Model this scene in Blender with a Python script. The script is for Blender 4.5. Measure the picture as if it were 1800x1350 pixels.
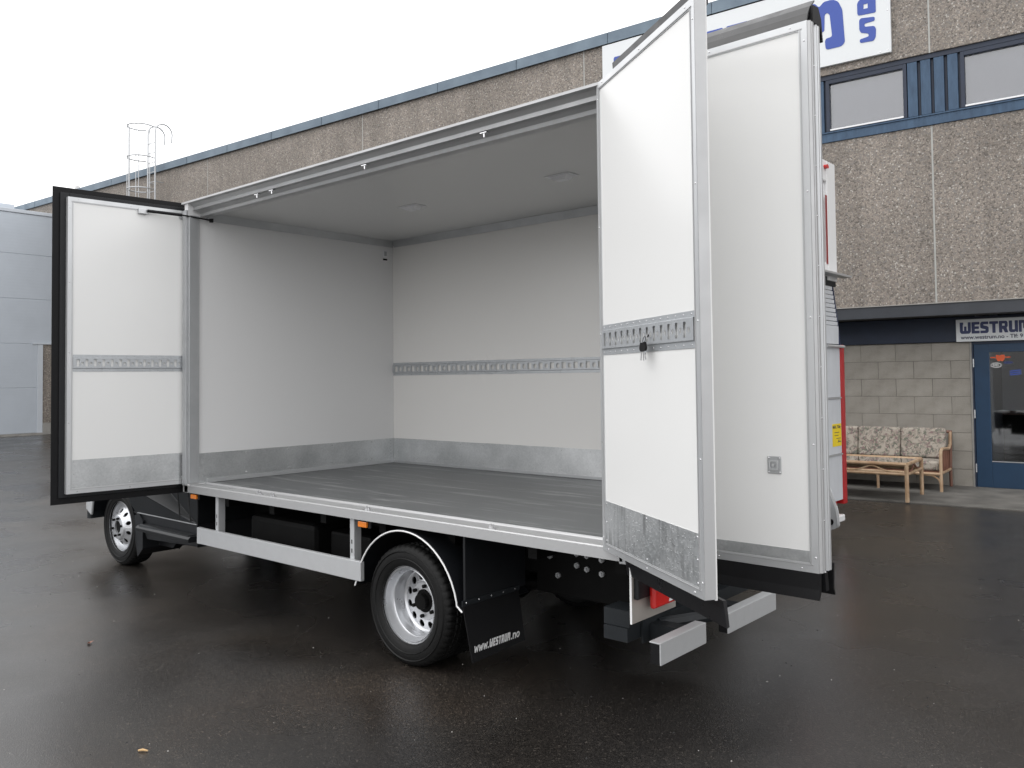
import bpy, math, random
from math import radians as R, sin, cos, pi, atan2, hypot
from mathutils import Matrix, Vector
from mathutils.geometry import tessellate_polygon
random.seed(7)
for o in list(bpy.data.objects): bpy.data.objects.remove(o)
S = bpy.context.scene
COL = S.collection

# ------------------------------------------------------------------ camera
F, YAW, PITCH, ROLL = 1481.84, R(-40.966), R(1.8805), R(-0.634)
fw = Vector((sin(YAW)*cos(PITCH), cos(YAW)*cos(PITCH), sin(PITCH)))
r0 = Vector((cos(YAW), -sin(YAW), 0)); u0 = r0.cross(fw)
rt = r0*cos(ROLL)+u0*sin(ROLL); up = u0*cos(ROLL)-r0*sin(ROLL)
cam = bpy.data.cameras.new('camera'); camo = bpy.data.objects.new('camera', cam); COL.objects.link(camo)
m = Matrix((rt, up, -fw)).transposed().to_4x4(); m.translation = Vector((6.1716, -3.2531, 1.6453))
camo.matrix_world = m
cam.sensor_width = 36; cam.lens = F/1800*36; cam.shift_y = -58.8/1800; cam.clip_end = 600; cam.clip_start = .05
S.camera = camo

# ------------------------------------------------------------------ sky and light (overcast)
SUN_EL, SUN_AZ = R(62), R(215)
W = bpy.data.worlds.new('World'); S.world = W; W.use_nodes = True
nt = W.node_tree; nt.nodes.clear()
sky = nt.nodes.new('ShaderNodeTexSky'); sky.sky_type = 'NISHITA'; sky.sun_disc = False
sky.sun_elevation = SUN_EL; sky.sun_rotation = SUN_AZ; sky.dust_density = 3
hs = nt.nodes.new('ShaderNodeHueSaturation'); hs.inputs['Saturation'].default_value = .10
mx = nt.nodes.new('ShaderNodeMixRGB'); mx.inputs[0].default_value = .8; mx.inputs[2].default_value = (12.95, 12.95, 13.05, 1)   # even cloud layer
bg = nt.nodes.new('ShaderNodeBackground'); bg.inputs[1].default_value = .12
ow = nt.nodes.new('ShaderNodeOutputWorld')
nt.links.new(sky.outputs[0], hs.inputs['Color']); nt.links.new(hs.outputs[0], mx.inputs[1])
nt.links.new(mx.outputs[0], bg.inputs[0]); nt.links.new(bg.outputs[0], ow.inputs[0])
sl = bpy.data.lights.new('sun', 'SUN'); sl.energy = .5; sl.angle = R(50); sl.color = (1, .98, .95)
so = bpy.data.objects.new('sun', sl); COL.objects.link(so)
sd = Vector((sin(SUN_AZ)*cos(SUN_EL), cos(SUN_AZ)*cos(SUN_EL), sin(SUN_EL)))
so.rotation_euler = sd.to_track_quat('Z', 'Y').to_euler(); so.location = (0, 0, 30)
S.view_settings.view_transform = 'Standard'; S.view_settings.look = 'None'
S.view_settings.exposure = 0.45; S.view_settings.gamma = 1; S.view_settings.use_curve_mapping = False

# ------------------------------------------------------------------ materials
M = {}
def mat(name, col, rough=.5, metal=0, noise=0, nscale=8, bump=0, bscale=60, coat=0, rvar=0, spec=None, stretch=None, tint=None):
    m = bpy.data.materials.new(name); m.use_nodes = True; M[name] = m
    n = m.node_tree.nodes; l = m.node_tree.links; b = n['Principled BSDF']
    b.inputs['Base Color'].default_value = (*col, 1); b.inputs['Roughness'].default_value = rough
    b.inputs['Metallic'].default_value = metal
    if coat: b.inputs['Coat Weight'].default_value = coat; b.inputs['Coat Roughness'].default_value = .04
    if spec is not None: b.inputs['Specular IOR Level'].default_value = spec
    tc = n.new('ShaderNodeTexCoord'); mp = n.new('ShaderNodeMapping'); l.new(tc.outputs['Object'], mp.inputs[0])
    if stretch: mp.inputs['Scale'].default_value = stretch
    if noise or rvar:
        t = n.new('ShaderNodeTexNoise'); t.inputs['Scale'].default_value = nscale; t.inputs['Detail'].default_value = 6; t.inputs['Roughness'].default_value = .6
        l.new(mp.outputs[0], t.inputs[0])
    if noise:
        mr = n.new('ShaderNodeMapRange'); mr.inputs[1].default_value = .25; mr.inputs[2].default_value = .75; mr.inputs[3].default_value = 0; mr.inputs[4].default_value = 1
        mi = n.new('ShaderNodeMixRGB'); c2 = tint or tuple(max(0, c*(1-noise)) for c in col)
        mi.inputs[1].default_value = (*col, 1); mi.inputs[2].default_value = (*c2, 1)
        l.new(t.outputs[0], mr.inputs[0]); l.new(mr.outputs[0], mi.inputs[0]); l.new(mi.outputs[0], b.inputs['Base Color'])
    if rvar:
        mr = n.new('ShaderNodeMapRange'); mr.inputs[1].default_value = .3; mr.inputs[2].default_value = .7
        mr.inputs[3].default_value = max(.03, rough-rvar); mr.inputs[4].default_value = rough+rvar
        l.new(t.outputs[0], mr.inputs[0]); l.new(mr.outputs[0], b.inputs['Roughness'])
    if bump:
        t2 = n.new('ShaderNodeTexNoise'); t2.inputs['Scale'].default_value = bscale; t2.inputs['Detail'].default_value = 4
        bp = n.new('ShaderNodeBump'); bp.inputs['Strength'].default_value = bump; bp.inputs['Distance'].default_value = .01
        l.new(mp.outputs[0], t2.inputs[0]); l.new(t2.outputs[0], bp.inputs['Height']); l.new(bp.outputs[0], b.inputs['Normal'])
    return m
mat('white_panel', (.80, .80, .79), .20, noise=.02, nscale=1.3, rvar=.03)
mat('inner_panel', (.71, .71, .71), .3)
mat('far_panel', (.71, .70, .68), .28)
mat('ceiling_panel', (.72, .72, .71), .2, noise=.02, nscale=1.2)
mat('aluminium', (.60, .61, .62), .38, .6, noise=.08, nscale=5, rvar=.08, stretch=(1, 1, .3))
mat('aluminium_dull', (.47, .48, .49), .42, .6, noise=.12, nscale=6, rvar=.08)
mat('rail_metal', (.475, .478, .482), .38, .45, noise=.06, nscale=7, rvar=.08)
mat('guard_metal', (.56, .57, .58), .45, .5, noise=.08, nscale=9, rvar=.06)
mat('screw', (.75, .75, .76), .25, .9)
mat('rubber', (.006, .006, .007), .55, noise=.3, nscale=30, spec=.25)
mat('rubber_flap', (.014, .014, .016), .33, noise=.3, nscale=12, rvar=.08)
mat('plastic_black', (.008, .009, .011), .42, noise=.35, nscale=14, spec=.35)
mat('chassis_black', (.004, .004, .004), .6, noise=.5, nscale=12, spec=.15)
mat('chassis_grey', (.016, .019, .022), .5, noise=.4, nscale=12, spec=.3)
mat('ground_reflection_steel', (.40, .37, .34), .4, .3, noise=.1, nscale=4)  # beige of the reflected ground is put into the base colour
mat('cab_paint', (.007, .008, .009), .4, spec=.2, noise=.2, nscale=4)
mat('tyre', (.005, .005, .005), .6, noise=.4, nscale=25, bump=.2, bscale=90, spec=.28)
mat('rim_silver', (.62, .63, .65), .3, .7, noise=.06, nscale=8, rvar=.06)
mat('rim_hole', (.01, .01, .01), .8)
mat('white_paint', (.8, .8, .8), .35)
mat('orange_lens', (.75, .20, .01), .15, coat=.5)
mat('red_lens', (.55, .01, .008), .12, coat=.6)
mat('clear_lens', (.75, .75, .76), .1, coat=.6)
mat('lamp_plastic', (.78, .78, .80), .25)
mat('chrome', (.75, .75, .76), .12, 1)
mat('coping', (.15, .20, .245), .55, .1, noise=.35, nscale=2.2, rvar=.08, tint=(.095, .13, .17))
mat('blue_wood', (.052, .103, .175), .6, noise=.5, nscale=5, bump=.3, bscale=30, stretch=(3, 3, .7), tint=(.022, .05, .095))
mat('blue_dark', (.014, .024, .05), .5, noise=.3, nscale=6)
mat('blue_door', (.013, .042, .09), .4, noise=.2, nscale=5)
mat('fascia', (.045, .05, .06), .5, noise=.3, nscale=4)
mat('soffit', (.05, .05, .05), .8)
mat('sign_white', (.68, .70, .71), .3, noise=.02, nscale=2)
mat('sign_blue', (.035, .075, .34), .45)
mat('sign_navy', (.03, .04, .12), .45)
mat('text_dark', (.04, .045, .08), .5)
mat('text_white', (.75, .75, .75), .5)
mat('sealant', (.42, .42, .40), .7, noise=.15, nscale=9)
mat('plinth_concrete', (.33, .32, .30), .85, noise=.3, nscale=4, bump=.3)
mat('hall_metal', (.50, .545, .60), .42, .1, noise=.10, nscale=1.2, rvar=.06)
mat('hall_trim', (.56, .60, .65), .4, .1, noise=.08, nscale=2)
mat('roof_unit', (.62, .62, .62), .45, .2, noise=.15, nscale=5)
mat('galvanised_tube', (.50, .51, .52), .45, .5, noise=.15, nscale=9)
mat('cane', (.50, .375, .25), .4, noise=.3, nscale=9, tint=(.30, .17, .09))
mat('table_reflection_green', (.10, .12, .105), .3, noise=.2, nscale=5)
mat('cane_dark', (.20, .09, .06), .45, noise=.3, nscale=10)
mat('lorry_white', (.78, .78, .78), .25, noise=.03, nscale=2)
mat('platform_metal', (.64, .66, .69), .4, .1, noise=.2, nscale=4, rvar=.1, stretch=(1, 1, .4))
mat('lorry_red', (.42, .012, .015), .3, noise=.15, nscale=6)
mat('print_maroon', (.25, .02, .02), .4)
mat('print_navy', (.02, .03, .08), .4)
mat('sticker_yellow', (.80, .60, .01), .4, noise=.06, nscale=20)
mat('sticker_orange', (.62, .10, .03), .5)
mat('room_dark', (.03, .025, .02), .8, noise=.5, nscale=2)
mat('room_wall', (.8, .8, .84), .8, noise=.15, nscale=2)
mat('twig', (.5, .33, .16), .6)
mat('dead_leaf', (.25, .10, .06), .6)
mat('grey_stone', (.35, .34, .32), .7)
mat('dark_stone', (.02, .02, .02), .7)

def nodes(name, rough=.5):
    m = bpy.data.materials.new(name); m.use_nodes = True; M[name] = m
    n = m.node_tree.nodes; l = m.node_tree.links; b = n['Principled BSDF']; b.inputs['Roughness'].default_value = rough
    tc = n.new('ShaderNodeTexCoord')
    return n, l, b, tc
def ramp(n, stops, interp='LINEAR'):
    r = n.new('ShaderNodeValToRGB'); r.color_ramp.interpolation = interp
    while len(r.color_ramp.elements) > 1: r.color_ramp.elements.remove(r.color_ramp.elements[0])
    r.color_ramp.elements[0].position = stops[0][0]; r.color_ramp.elements[0].color = (*stops[0][1], 1)
    for p, c in stops[1:]:
        e = r.color_ramp.elements.new(p); e.color = (*c, 1)
    return r
def mathn(n, op, a=None, b=None):
    x = n.new('ShaderNodeMath'); x.operation = op
    if a is not None and not hasattr(a, 'links'): x.inputs[0].default_value = a
    if b is not None and not hasattr(b, 'links'): x.inputs[1].default_value = b
    return x

# exposed aggregate concrete: every pebble a voronoi cell with its own colour, cement between, real relief in the normal
n, l, b, tc = nodes('aggregate', .8)
v = n.new('ShaderNodeTexVoronoi'); v.inputs['Scale'].default_value = 50; v.inputs['Randomness'].default_value = 1
v2 = n.new('ShaderNodeTexVoronoi'); v2.inputs['Scale'].default_value = 50; v2.feature = 'DISTANCE_TO_EDGE'
l.new(tc.outputs['Object'], v.inputs['Vector']); l.new(tc.outputs['Object'], v2.inputs['Vector'])
sp = n.new('ShaderNodeSeparateColor'); l.new(v.outputs['Color'], sp.inputs[0])
rp = ramp(n, [(0, (.13, .113, .10)), (.12, (.20, .175, .15)), (.28, (.27, .235, .205)), (.45, (.22, .205, .19)), (.58, (.31, .272, .235)), (.74, (.36, .315, .27)), (.88, (.28, .235, .20)), (.95, (.47, .44, .40)), (1, (.52, .49, .45))], 'CONSTANT')
l.new(sp.outputs[0], rp.inputs[0])
mr = n.new('ShaderNodeMapRange'); mr.inputs[1].default_value = .0; mr.inputs[2].default_value = .12; l.new(v2.outputs['Distance'], mr.inputs[0])
mi = n.new('ShaderNodeMixRGB'); mi.inputs[1].default_value = (.19, .168, .148, 1); l.new(mr.outputs[0], mi.inputs[0]); l.new(rp.outputs[0], mi.inputs[2])
ns = n.new('ShaderNodeTexNoise'); ns.inputs['Scale'].default_value = .9; ns.inputs['Detail'].default_value = 5; l.new(tc.outputs['Object'], ns.inputs[0])
mr2 = n.new('ShaderNodeMapRange'); mr2.inputs[1].default_value = .3; mr2.inputs[2].default_value = .7; mr2.inputs[3].default_value = .82; mr2.inputs[4].default_value = 1.1; l.new(ns.outputs[0], mr2.inputs[0])
mps = n.new('ShaderNodeMapping'); mps.inputs['Scale'].default_value = (5, 5, .28); l.new(tc.outputs['Object'], mps.inputs[0])
sk = n.new('ShaderNodeTexNoise'); sk.inputs['Scale'].default_value = 1; sk.inputs['Detail'].default_value = 6; l.new(mps.outputs[0], sk.inputs[0])
mr3 = n.new('ShaderNodeMapRange'); mr3.inputs[1].default_value = .3; mr3.inputs[2].default_value = .7; mr3.inputs[3].default_value = 1.07; mr3.inputs[4].default_value = .86; l.new(sk.outputs[0], mr3.inputs[0])
mq = mathn(n, 'MULTIPLY'); l.new(mr2.outputs[0], mq.inputs[0]); l.new(mr3.outputs[0], mq.inputs[1])
mu = n.new('ShaderNodeMixRGB'); mu.blend_type = 'MULTIPLY'; mu.inputs[0].default_value = 1; l.new(mi.outputs[0], mu.inputs[1]); l.new(mq.outputs[0], mu.inputs[2])
l.new(mu.outputs[0], b.inputs['Base Color'])
bp = n.new('ShaderNodeBump'); bp.inputs['Strength'].default_value = .7; bp.inputs['Distance'].default_value = .008; l.new(v2.outputs['Distance'], bp.inputs['Height']); l.new(bp.outputs[0], b.inputs['Normal'])

# wet asphalt
n, l, b, tc = nodes('asphalt', .4)
big = n.new('ShaderNodeTexNoise'); big.inputs['Scale'].default_value = .35; big.inputs['Detail'].default_value = 2; big.inputs['Roughness'].default_value = .45
mid = n.new('ShaderNodeTexNoise'); mid.inputs['Scale'].default_value = 1.3; mid.inputs['Detail'].default_value = 2.5
fine = n.new('ShaderNodeTexNoise'); fine.inputs['Scale'].default_value = 130; fine.inputs['Detail'].default_value = 3; fine.inputs['Roughness'].default_value = .7
for t in (big, mid, fine): l.new(tc.outputs['Object'], t.inputs[0])
vs = n.new('ShaderNodeTexVoronoi'); vs.inputs['Scale'].default_value = 150; l.new(tc.outputs['Object'], vs.inputs['Vector'])
sc = n.new('ShaderNodeSeparateColor'); l.new(vs.outputs['Color'], sc.inputs[0])
r1 = ramp(n, [(0, (.014, .013, .0122)), (.5, (.020, .0184, .0172)), (1, (.029, .0268, .0246))]); l.new(mid.outputs[0], r1.inputs[0])
r2 = ramp(n, [(0, (.5, .5, .5)), (.45, (.9, .9, .9)), (.8, (1.25, 1.25, 1.22)), (.97, (1.9, 1.85, 1.75)), (.99, (3.6, 3.5, 3.3))], 'LINEAR'); l.new(sc.outputs[0], r2.inputs[0])
mu = n.new('ShaderNodeMixRGB'); mu.blend_type = 'MULTIPLY'; mu.inputs[0].default_value = 1; l.new(r1.outputs[0], mu.inputs[1]); l.new(r2.outputs[0], mu.inputs[2])
tn = n.new('ShaderNodeTexNoise'); tn.inputs['Scale'].default_value = .55; tn.inputs['Detail'].default_value = 4; l.new(tc.outputs['Object'], tn.inputs[0])
tr_ = ramp(n, [(.35, (.85, .86, .90)), (.55, (1.05, 1.0, .95)), (.7, (1.45, 1.25, 1.08))]); l.new(tn.outputs[0], tr_.inputs[0])
mt_ = n.new('ShaderNodeMixRGB'); mt_.blend_type = 'MULTIPLY'; mt_.inputs[0].default_value = 1; l.new(mu.outputs[0], mt_.inputs[1]); l.new(tr_.outputs[0], mt_.inputs[2])
l.new(mt_.outputs[0], b.inputs['Base Color'])
ad = mathn(n, 'ADD'); l.new(big.outputs[0], ad.inputs[0]); l.new(mid.outputs[0], ad.inputs[1])
mr = n.new('ShaderNodeMapRange'); mr.inputs[1].default_value = .55; mr.inputs[2].default_value = 1.45; mr.inputs[3].default_value = .19; mr.inputs[4].default_value = .40; mr.interpolation_type = 'SMOOTHSTEP'
l.new(ad.outputs[0], mr.inputs[0]); l.new(mr.outputs[0], b.inputs['Roughness'])
b.inputs['Specular IOR Level'].default_value = .72
bp = n.new('ShaderNodeBump'); bp.inputs['Strength'].default_value = .2; bp.inputs['Distance'].default_value = .003
l.new(fine.outputs[0], bp.inputs['Height'])
bp2 = n.new('ShaderNodeBump'); bp2.inputs['Strength'].default_value = .15; bp2.inputs['Distance'].default_value = .004
l.new(vs.outputs['Distance'], bp2.inputs['Height']); l.new(bp.outputs[0], bp2.inputs['Normal']); l.new(bp2.outputs[0], b.inputs['Normal'])

# drier paving strip in front of the door
n, l, b, tc = nodes('paving', .8)
t = n.new('ShaderNodeTexNoise'); t.inputs['Scale'].default_value = 3; t.inputs['Detail'].default_value = 8; l.new(tc.outputs['Object'], t.inputs[0])
t2 = n.new('ShaderNodeTexNoise'); t2.inputs['Scale'].default_value = 120; l.new(tc.outputs['Object'], t2.inputs[0])
r1 = ramp(n, [(.25, (.07, .067, .062)), (.5, (.115, .11, .10)), (.75, (.16, .152, .14))]); l.new(t.outputs[0], r1.inputs[0])
l.new(r1.outputs[0], b.inputs['Base Color'])
bp = n.new('ShaderNodeBump'); bp.inputs['Strength'].default_value = .3; bp.inputs['Distance'].default_value = .005; l.new(t2.outputs[0], bp.inputs['Height']); l.new(bp.outputs[0], b.inputs['Normal'])

m_ = M['hall_metal'].node_tree; n = m_.nodes; l = m_.links
tc = n.new('ShaderNodeTexCoord'); wv = n.new('ShaderNodeTexWave'); wv.bands_direction = 'Z'; wv.inputs['Scale'].default_value = 3.2; l.new(tc.outputs['Object'], wv.inputs[0])
bp = n.new('ShaderNodeBump'); bp.inputs['Strength'].default_value = .12; bp.inputs['Distance'].default_value = .004; l.new(wv.outputs[0], bp.inputs['Height']); l.new(bp.outputs[0], n['Principled BSDF'].inputs['Normal'])
# galvanised sheet with spangle and (on the open door) water marks
def galv(name, wet, dark=1.):
    n, l, b, tc = nodes(name, .38); b.inputs['Metallic'].default_value = .8
    v = n.new('ShaderNodeTexVoronoi'); v.inputs['Scale'].default_value = 90; l.new(tc.outputs['Object'], v.inputs['Vector'])
    s = n.new('ShaderNodeSeparateColor'); l.new(v.outputs['Color'], s.inputs[0])
    t = n.new('ShaderNodeTexNoise'); t.inputs['Scale'].default_value = 3.5; t.inputs['Detail'].default_value = 4; l.new(tc.outputs['Object'], t.inputs[0])
    mm = n.new('ShaderNodeMixRGB'); mm.inputs[0].default_value = .14; l.new(t.outputs[0], mm.inputs[1]); l.new(s.outputs[0], mm.inputs[2])
    r = ramp(n, [(.25, (.36*dark, .375*dark, .38*dark)), (.5, (.46*dark, .47*dark, .475*dark)), (.75, (.56*dark, .57*dark, .575*dark))]); l.new(mm.outputs[0], r.inputs[0])
    out = r.outputs[0]
    if wet:
        mp = n.new('ShaderNodeMapping'); mp.inputs['Scale'].default_value = (26, 26, 3.2); l.new(tc.outputs['Object'], mp.inputs[0])
        st = n.new('ShaderNodeTexNoise'); st.inputs['Scale'].default_value = 1; st.inputs['Detail'].default_value = 6; st.inputs['Distortion'].default_value = .4; l.new(mp.outputs[0], st.inputs[0])
        mr = n.new('ShaderNodeMapRange'); mr.inputs[1].default_value = .52; mr.inputs[2].default_value = .72; mr.inputs[3].default_value = 1; mr.inputs[4].default_value = .45; l.new(st.outputs[0], mr.inputs[0])
        mu = n.new('ShaderNodeMixRGB'); mu.blend_type = 'MULTIPLY'; mu.inputs[0].default_value = 1; l.new(out, mu.inputs[1]); l.new(mr.outputs[0], mu.inputs[2]); out = mu.outputs[0]
        dr = n.new('ShaderNodeTexVoronoi'); dr.inputs['Scale'].default_value = 75; l.new(tc.outputs['Object'], dr.inputs['Vector'])
        m2 = n.new('ShaderNodeMapRange'); m2.inputs[1].default_value = .0; m2.inputs[2].default_value = .22; m2.inputs[3].default_value = 1; m2.inputs[4].default_value = 0; l.new(dr.outputs['Distance'], m2.inputs[0])
        bp = n.new('ShaderNodeBump'); bp.inputs['Strength'].default_value = .7; bp.inputs['Distance'].default_value = .004; l.new(m2.outputs[0], bp.inputs['Height']); l.new(bp.outputs[0], b.inputs['Normal'])
    l.new(out, b.inputs['Base Color'])
    m4 = n.new('ShaderNodeMapRange'); m4.inputs[3].default_value = .28; m4.inputs[4].default_value = .5; l.new(s.outputs[1], m4.inputs[0]); l.new(m4.outputs[0], b.inputs['Roughness'])
galv('galvanised', False, 1.2); galv('galvanised_wet', True, 1.35)
mat('track_zinc', (.50, .52, .54), .42, .55, noise=.12, nscale=6)

# cargo floor with scuffs
n, l, b, tc = nodes('cargo_floor_coat', .45)
t = n.new('ShaderNodeTexNoise'); t.inputs['Scale'].default_value = 1.6; t.inputs['Detail'].default_value = 5; l.new(tc.outputs['Object'], t.inputs[0])
r = ramp(n, [(.3, (.075, .08, .083)), (.7, (.125, .13, .132))]); l.new(t.outputs[0], r.inputs[0])
mp = n.new('ShaderNodeMapping'); mp.inputs['Scale'].default_value = (.5, 7, 1); l.new(tc.outputs['Object'], mp.inputs[0])
s = n.new('ShaderNodeTexNoise'); s.inputs['Scale'].default_value = 2; s.inputs['Detail'].default_value = 9; s.inputs['Roughness'].default_value = .72; s.inputs['Distortion'].default_value = .6; l.new(mp.outputs[0], s.inputs[0])
mr = n.new('ShaderNodeMapRange'); mr.inputs[1].default_value = .53; mr.inputs[2].default_value = .68; l.new(s.outputs[0], mr.inputs[0])
mm = n.new('ShaderNodeMixRGB'); mm.inputs[2].default_value = (.27, .275, .275, 1); l.new(mr.outputs[0], mm.inputs[0]); l.new(r.outputs[0], mm.inputs[1]); l.new(mm.outputs[0], b.inputs['Base Color'])
m3 = n.new('ShaderNodeMapRange'); m3.inputs[3].default_value = .28; m3.inputs[4].default_value = .55; l.new(t.outputs[0], m3.inputs[0]); l.new(m3.outputs[0], b.inputs['Roughness'])

# painted light concrete blocks
n, l, b, tc = nodes('block_paint', .85)
oi = n.new('ShaderNodeObjectInfo')
t = n.new('ShaderNodeTexNoise'); t.inputs['Scale'].default_value = 5; t.inputs['Detail'].default_value = 7; l.new(tc.outputs['Object'], t.inputs[0])
r = ramp(n, [(.25, (.21, .193, .168)), (.5, (.27, .252, .222)), (.8, (.31, .29, .258))]); l.new(t.outputs[0], r.inputs[0])
mr = n.new('ShaderNodeMapRange'); mr.inputs[3].default_value = .94; mr.inputs[4].default_value = 1.04; l.new(oi.outputs['Random'], mr.inputs[0])
mu = n.new('ShaderNodeMixRGB'); mu.blend_type = 'MULTIPLY'; mu.inputs[0].default_value = 1; l.new(r.outputs[0], mu.inputs[1]); l.new(mr.outputs[0], mu.inputs[2]); l.new(mu.outputs[0], b.inputs['Base Color'])
t2 = n.new('ShaderNodeTexNoise'); t2.inputs['Scale'].default_value = 60; l.new(tc.outputs['Object'], t2.inputs[0])
bp = n.new('ShaderNodeBump'); bp.inputs['Strength'].default_value = .5; bp.inputs['Distance'].default_value = .006; l.new(t2.outputs[0], bp.inputs['Height']); l.new(bp.outputs[0], b.inputs['Normal'])
mat('mortar', (.25, .232, .205), .9, noise=.75, nscale=2.2, bump=.3)

# flowered upholstery
n, l, b, tc = nodes('floral_fabric', .9)
nw = n.new('ShaderNodeTexNoise'); nw.inputs['Scale'].default_value = 9; nw.inputs['Detail'].default_value = 3; l.new(tc.outputs['Object'], nw.inputs[0])
ml = n.new('ShaderNodeMixRGB'); ml.inputs[0].default_value = .12; l.new(tc.outputs['Object'], ml.inputs[1]); l.new(nw.outputs[1], ml.inputs[2])
v = n.new('ShaderNodeTexVoronoi'); v.inputs['Scale'].default_value = 48; l.new(ml.outputs[0], v.inputs['Vector'])
sc = n.new('ShaderNodeSeparateColor'); l.new(v.outputs['Color'], sc.inputs[0])
r = ramp(n, [(0, (.38, .34, .29)), (.2, (.30, .26, .22)), (.40, (.15, .155, .12)), (.56, (.21, .145, .14)), (.70, (.26, .22, .19)), (.88, (.14, .14, .12))], 'CONSTANT'); l.new(sc.outputs[0], r.inputs[0])
mr = n.new('ShaderNodeMapRange'); mr.inputs[1].default_value = .50; mr.inputs[2].default_value = .62; l.new(nw.outputs[0], mr.inputs[0])
mm = n.new('ShaderNodeMixRGB'); mm.inputs[2].default_value = (.38, .34, .29, 1); l.new(mr.outputs[0], mm.inputs[0]); l.new(r.outputs[0], mm.inputs[1]); l.new(mm.outputs[0], b.inputs['Base Color'])

# glass
def glass(name, col, tr, rough=.03):
    m = bpy.data.materials.new(name); m.use_nodes = True; M[name] = m
    n = m.node_tree.nodes; l = m.node_tree.links; n.remove(n['Principled BSDF'])
    g = n.new('ShaderNodeBsdfGlossy'); g.inputs[0].default_value = (1, 1, 1, 1); g.inputs['Roughness'].default_value = rough
    t = n.new('ShaderNodeBsdfTransparent'); t.inputs[0].default_value = (*col, 1)
    f = n.new('ShaderNodeFresnel'); f.inputs[0].default_value = 1.5
    a = mathn(n, 'MULTIPLY', None, tr); l.new(f.outputs[0], a.inputs[0])
    x = n.new('ShaderNodeMixShader'); l.new(a.outputs[0], x.inputs[0]); l.new(t.outputs[0], x.inputs[1]); l.new(g.outputs[0], x.inputs[2])
    l.new(x.outputs[0], n['Material Output'].inputs[0])
glass('window_glass', (.85, .86, .88), 2.6); glass('door_glass', (.8, .82, .84), 2.6); glass('table_glass', (.55, .62, .58), 2.2)
glass('vehicle_glass', (.12, .13, .14), 2)
mat('blind', (.31, .305, .33), .8, noise=.08, nscale=1.5)

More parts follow.
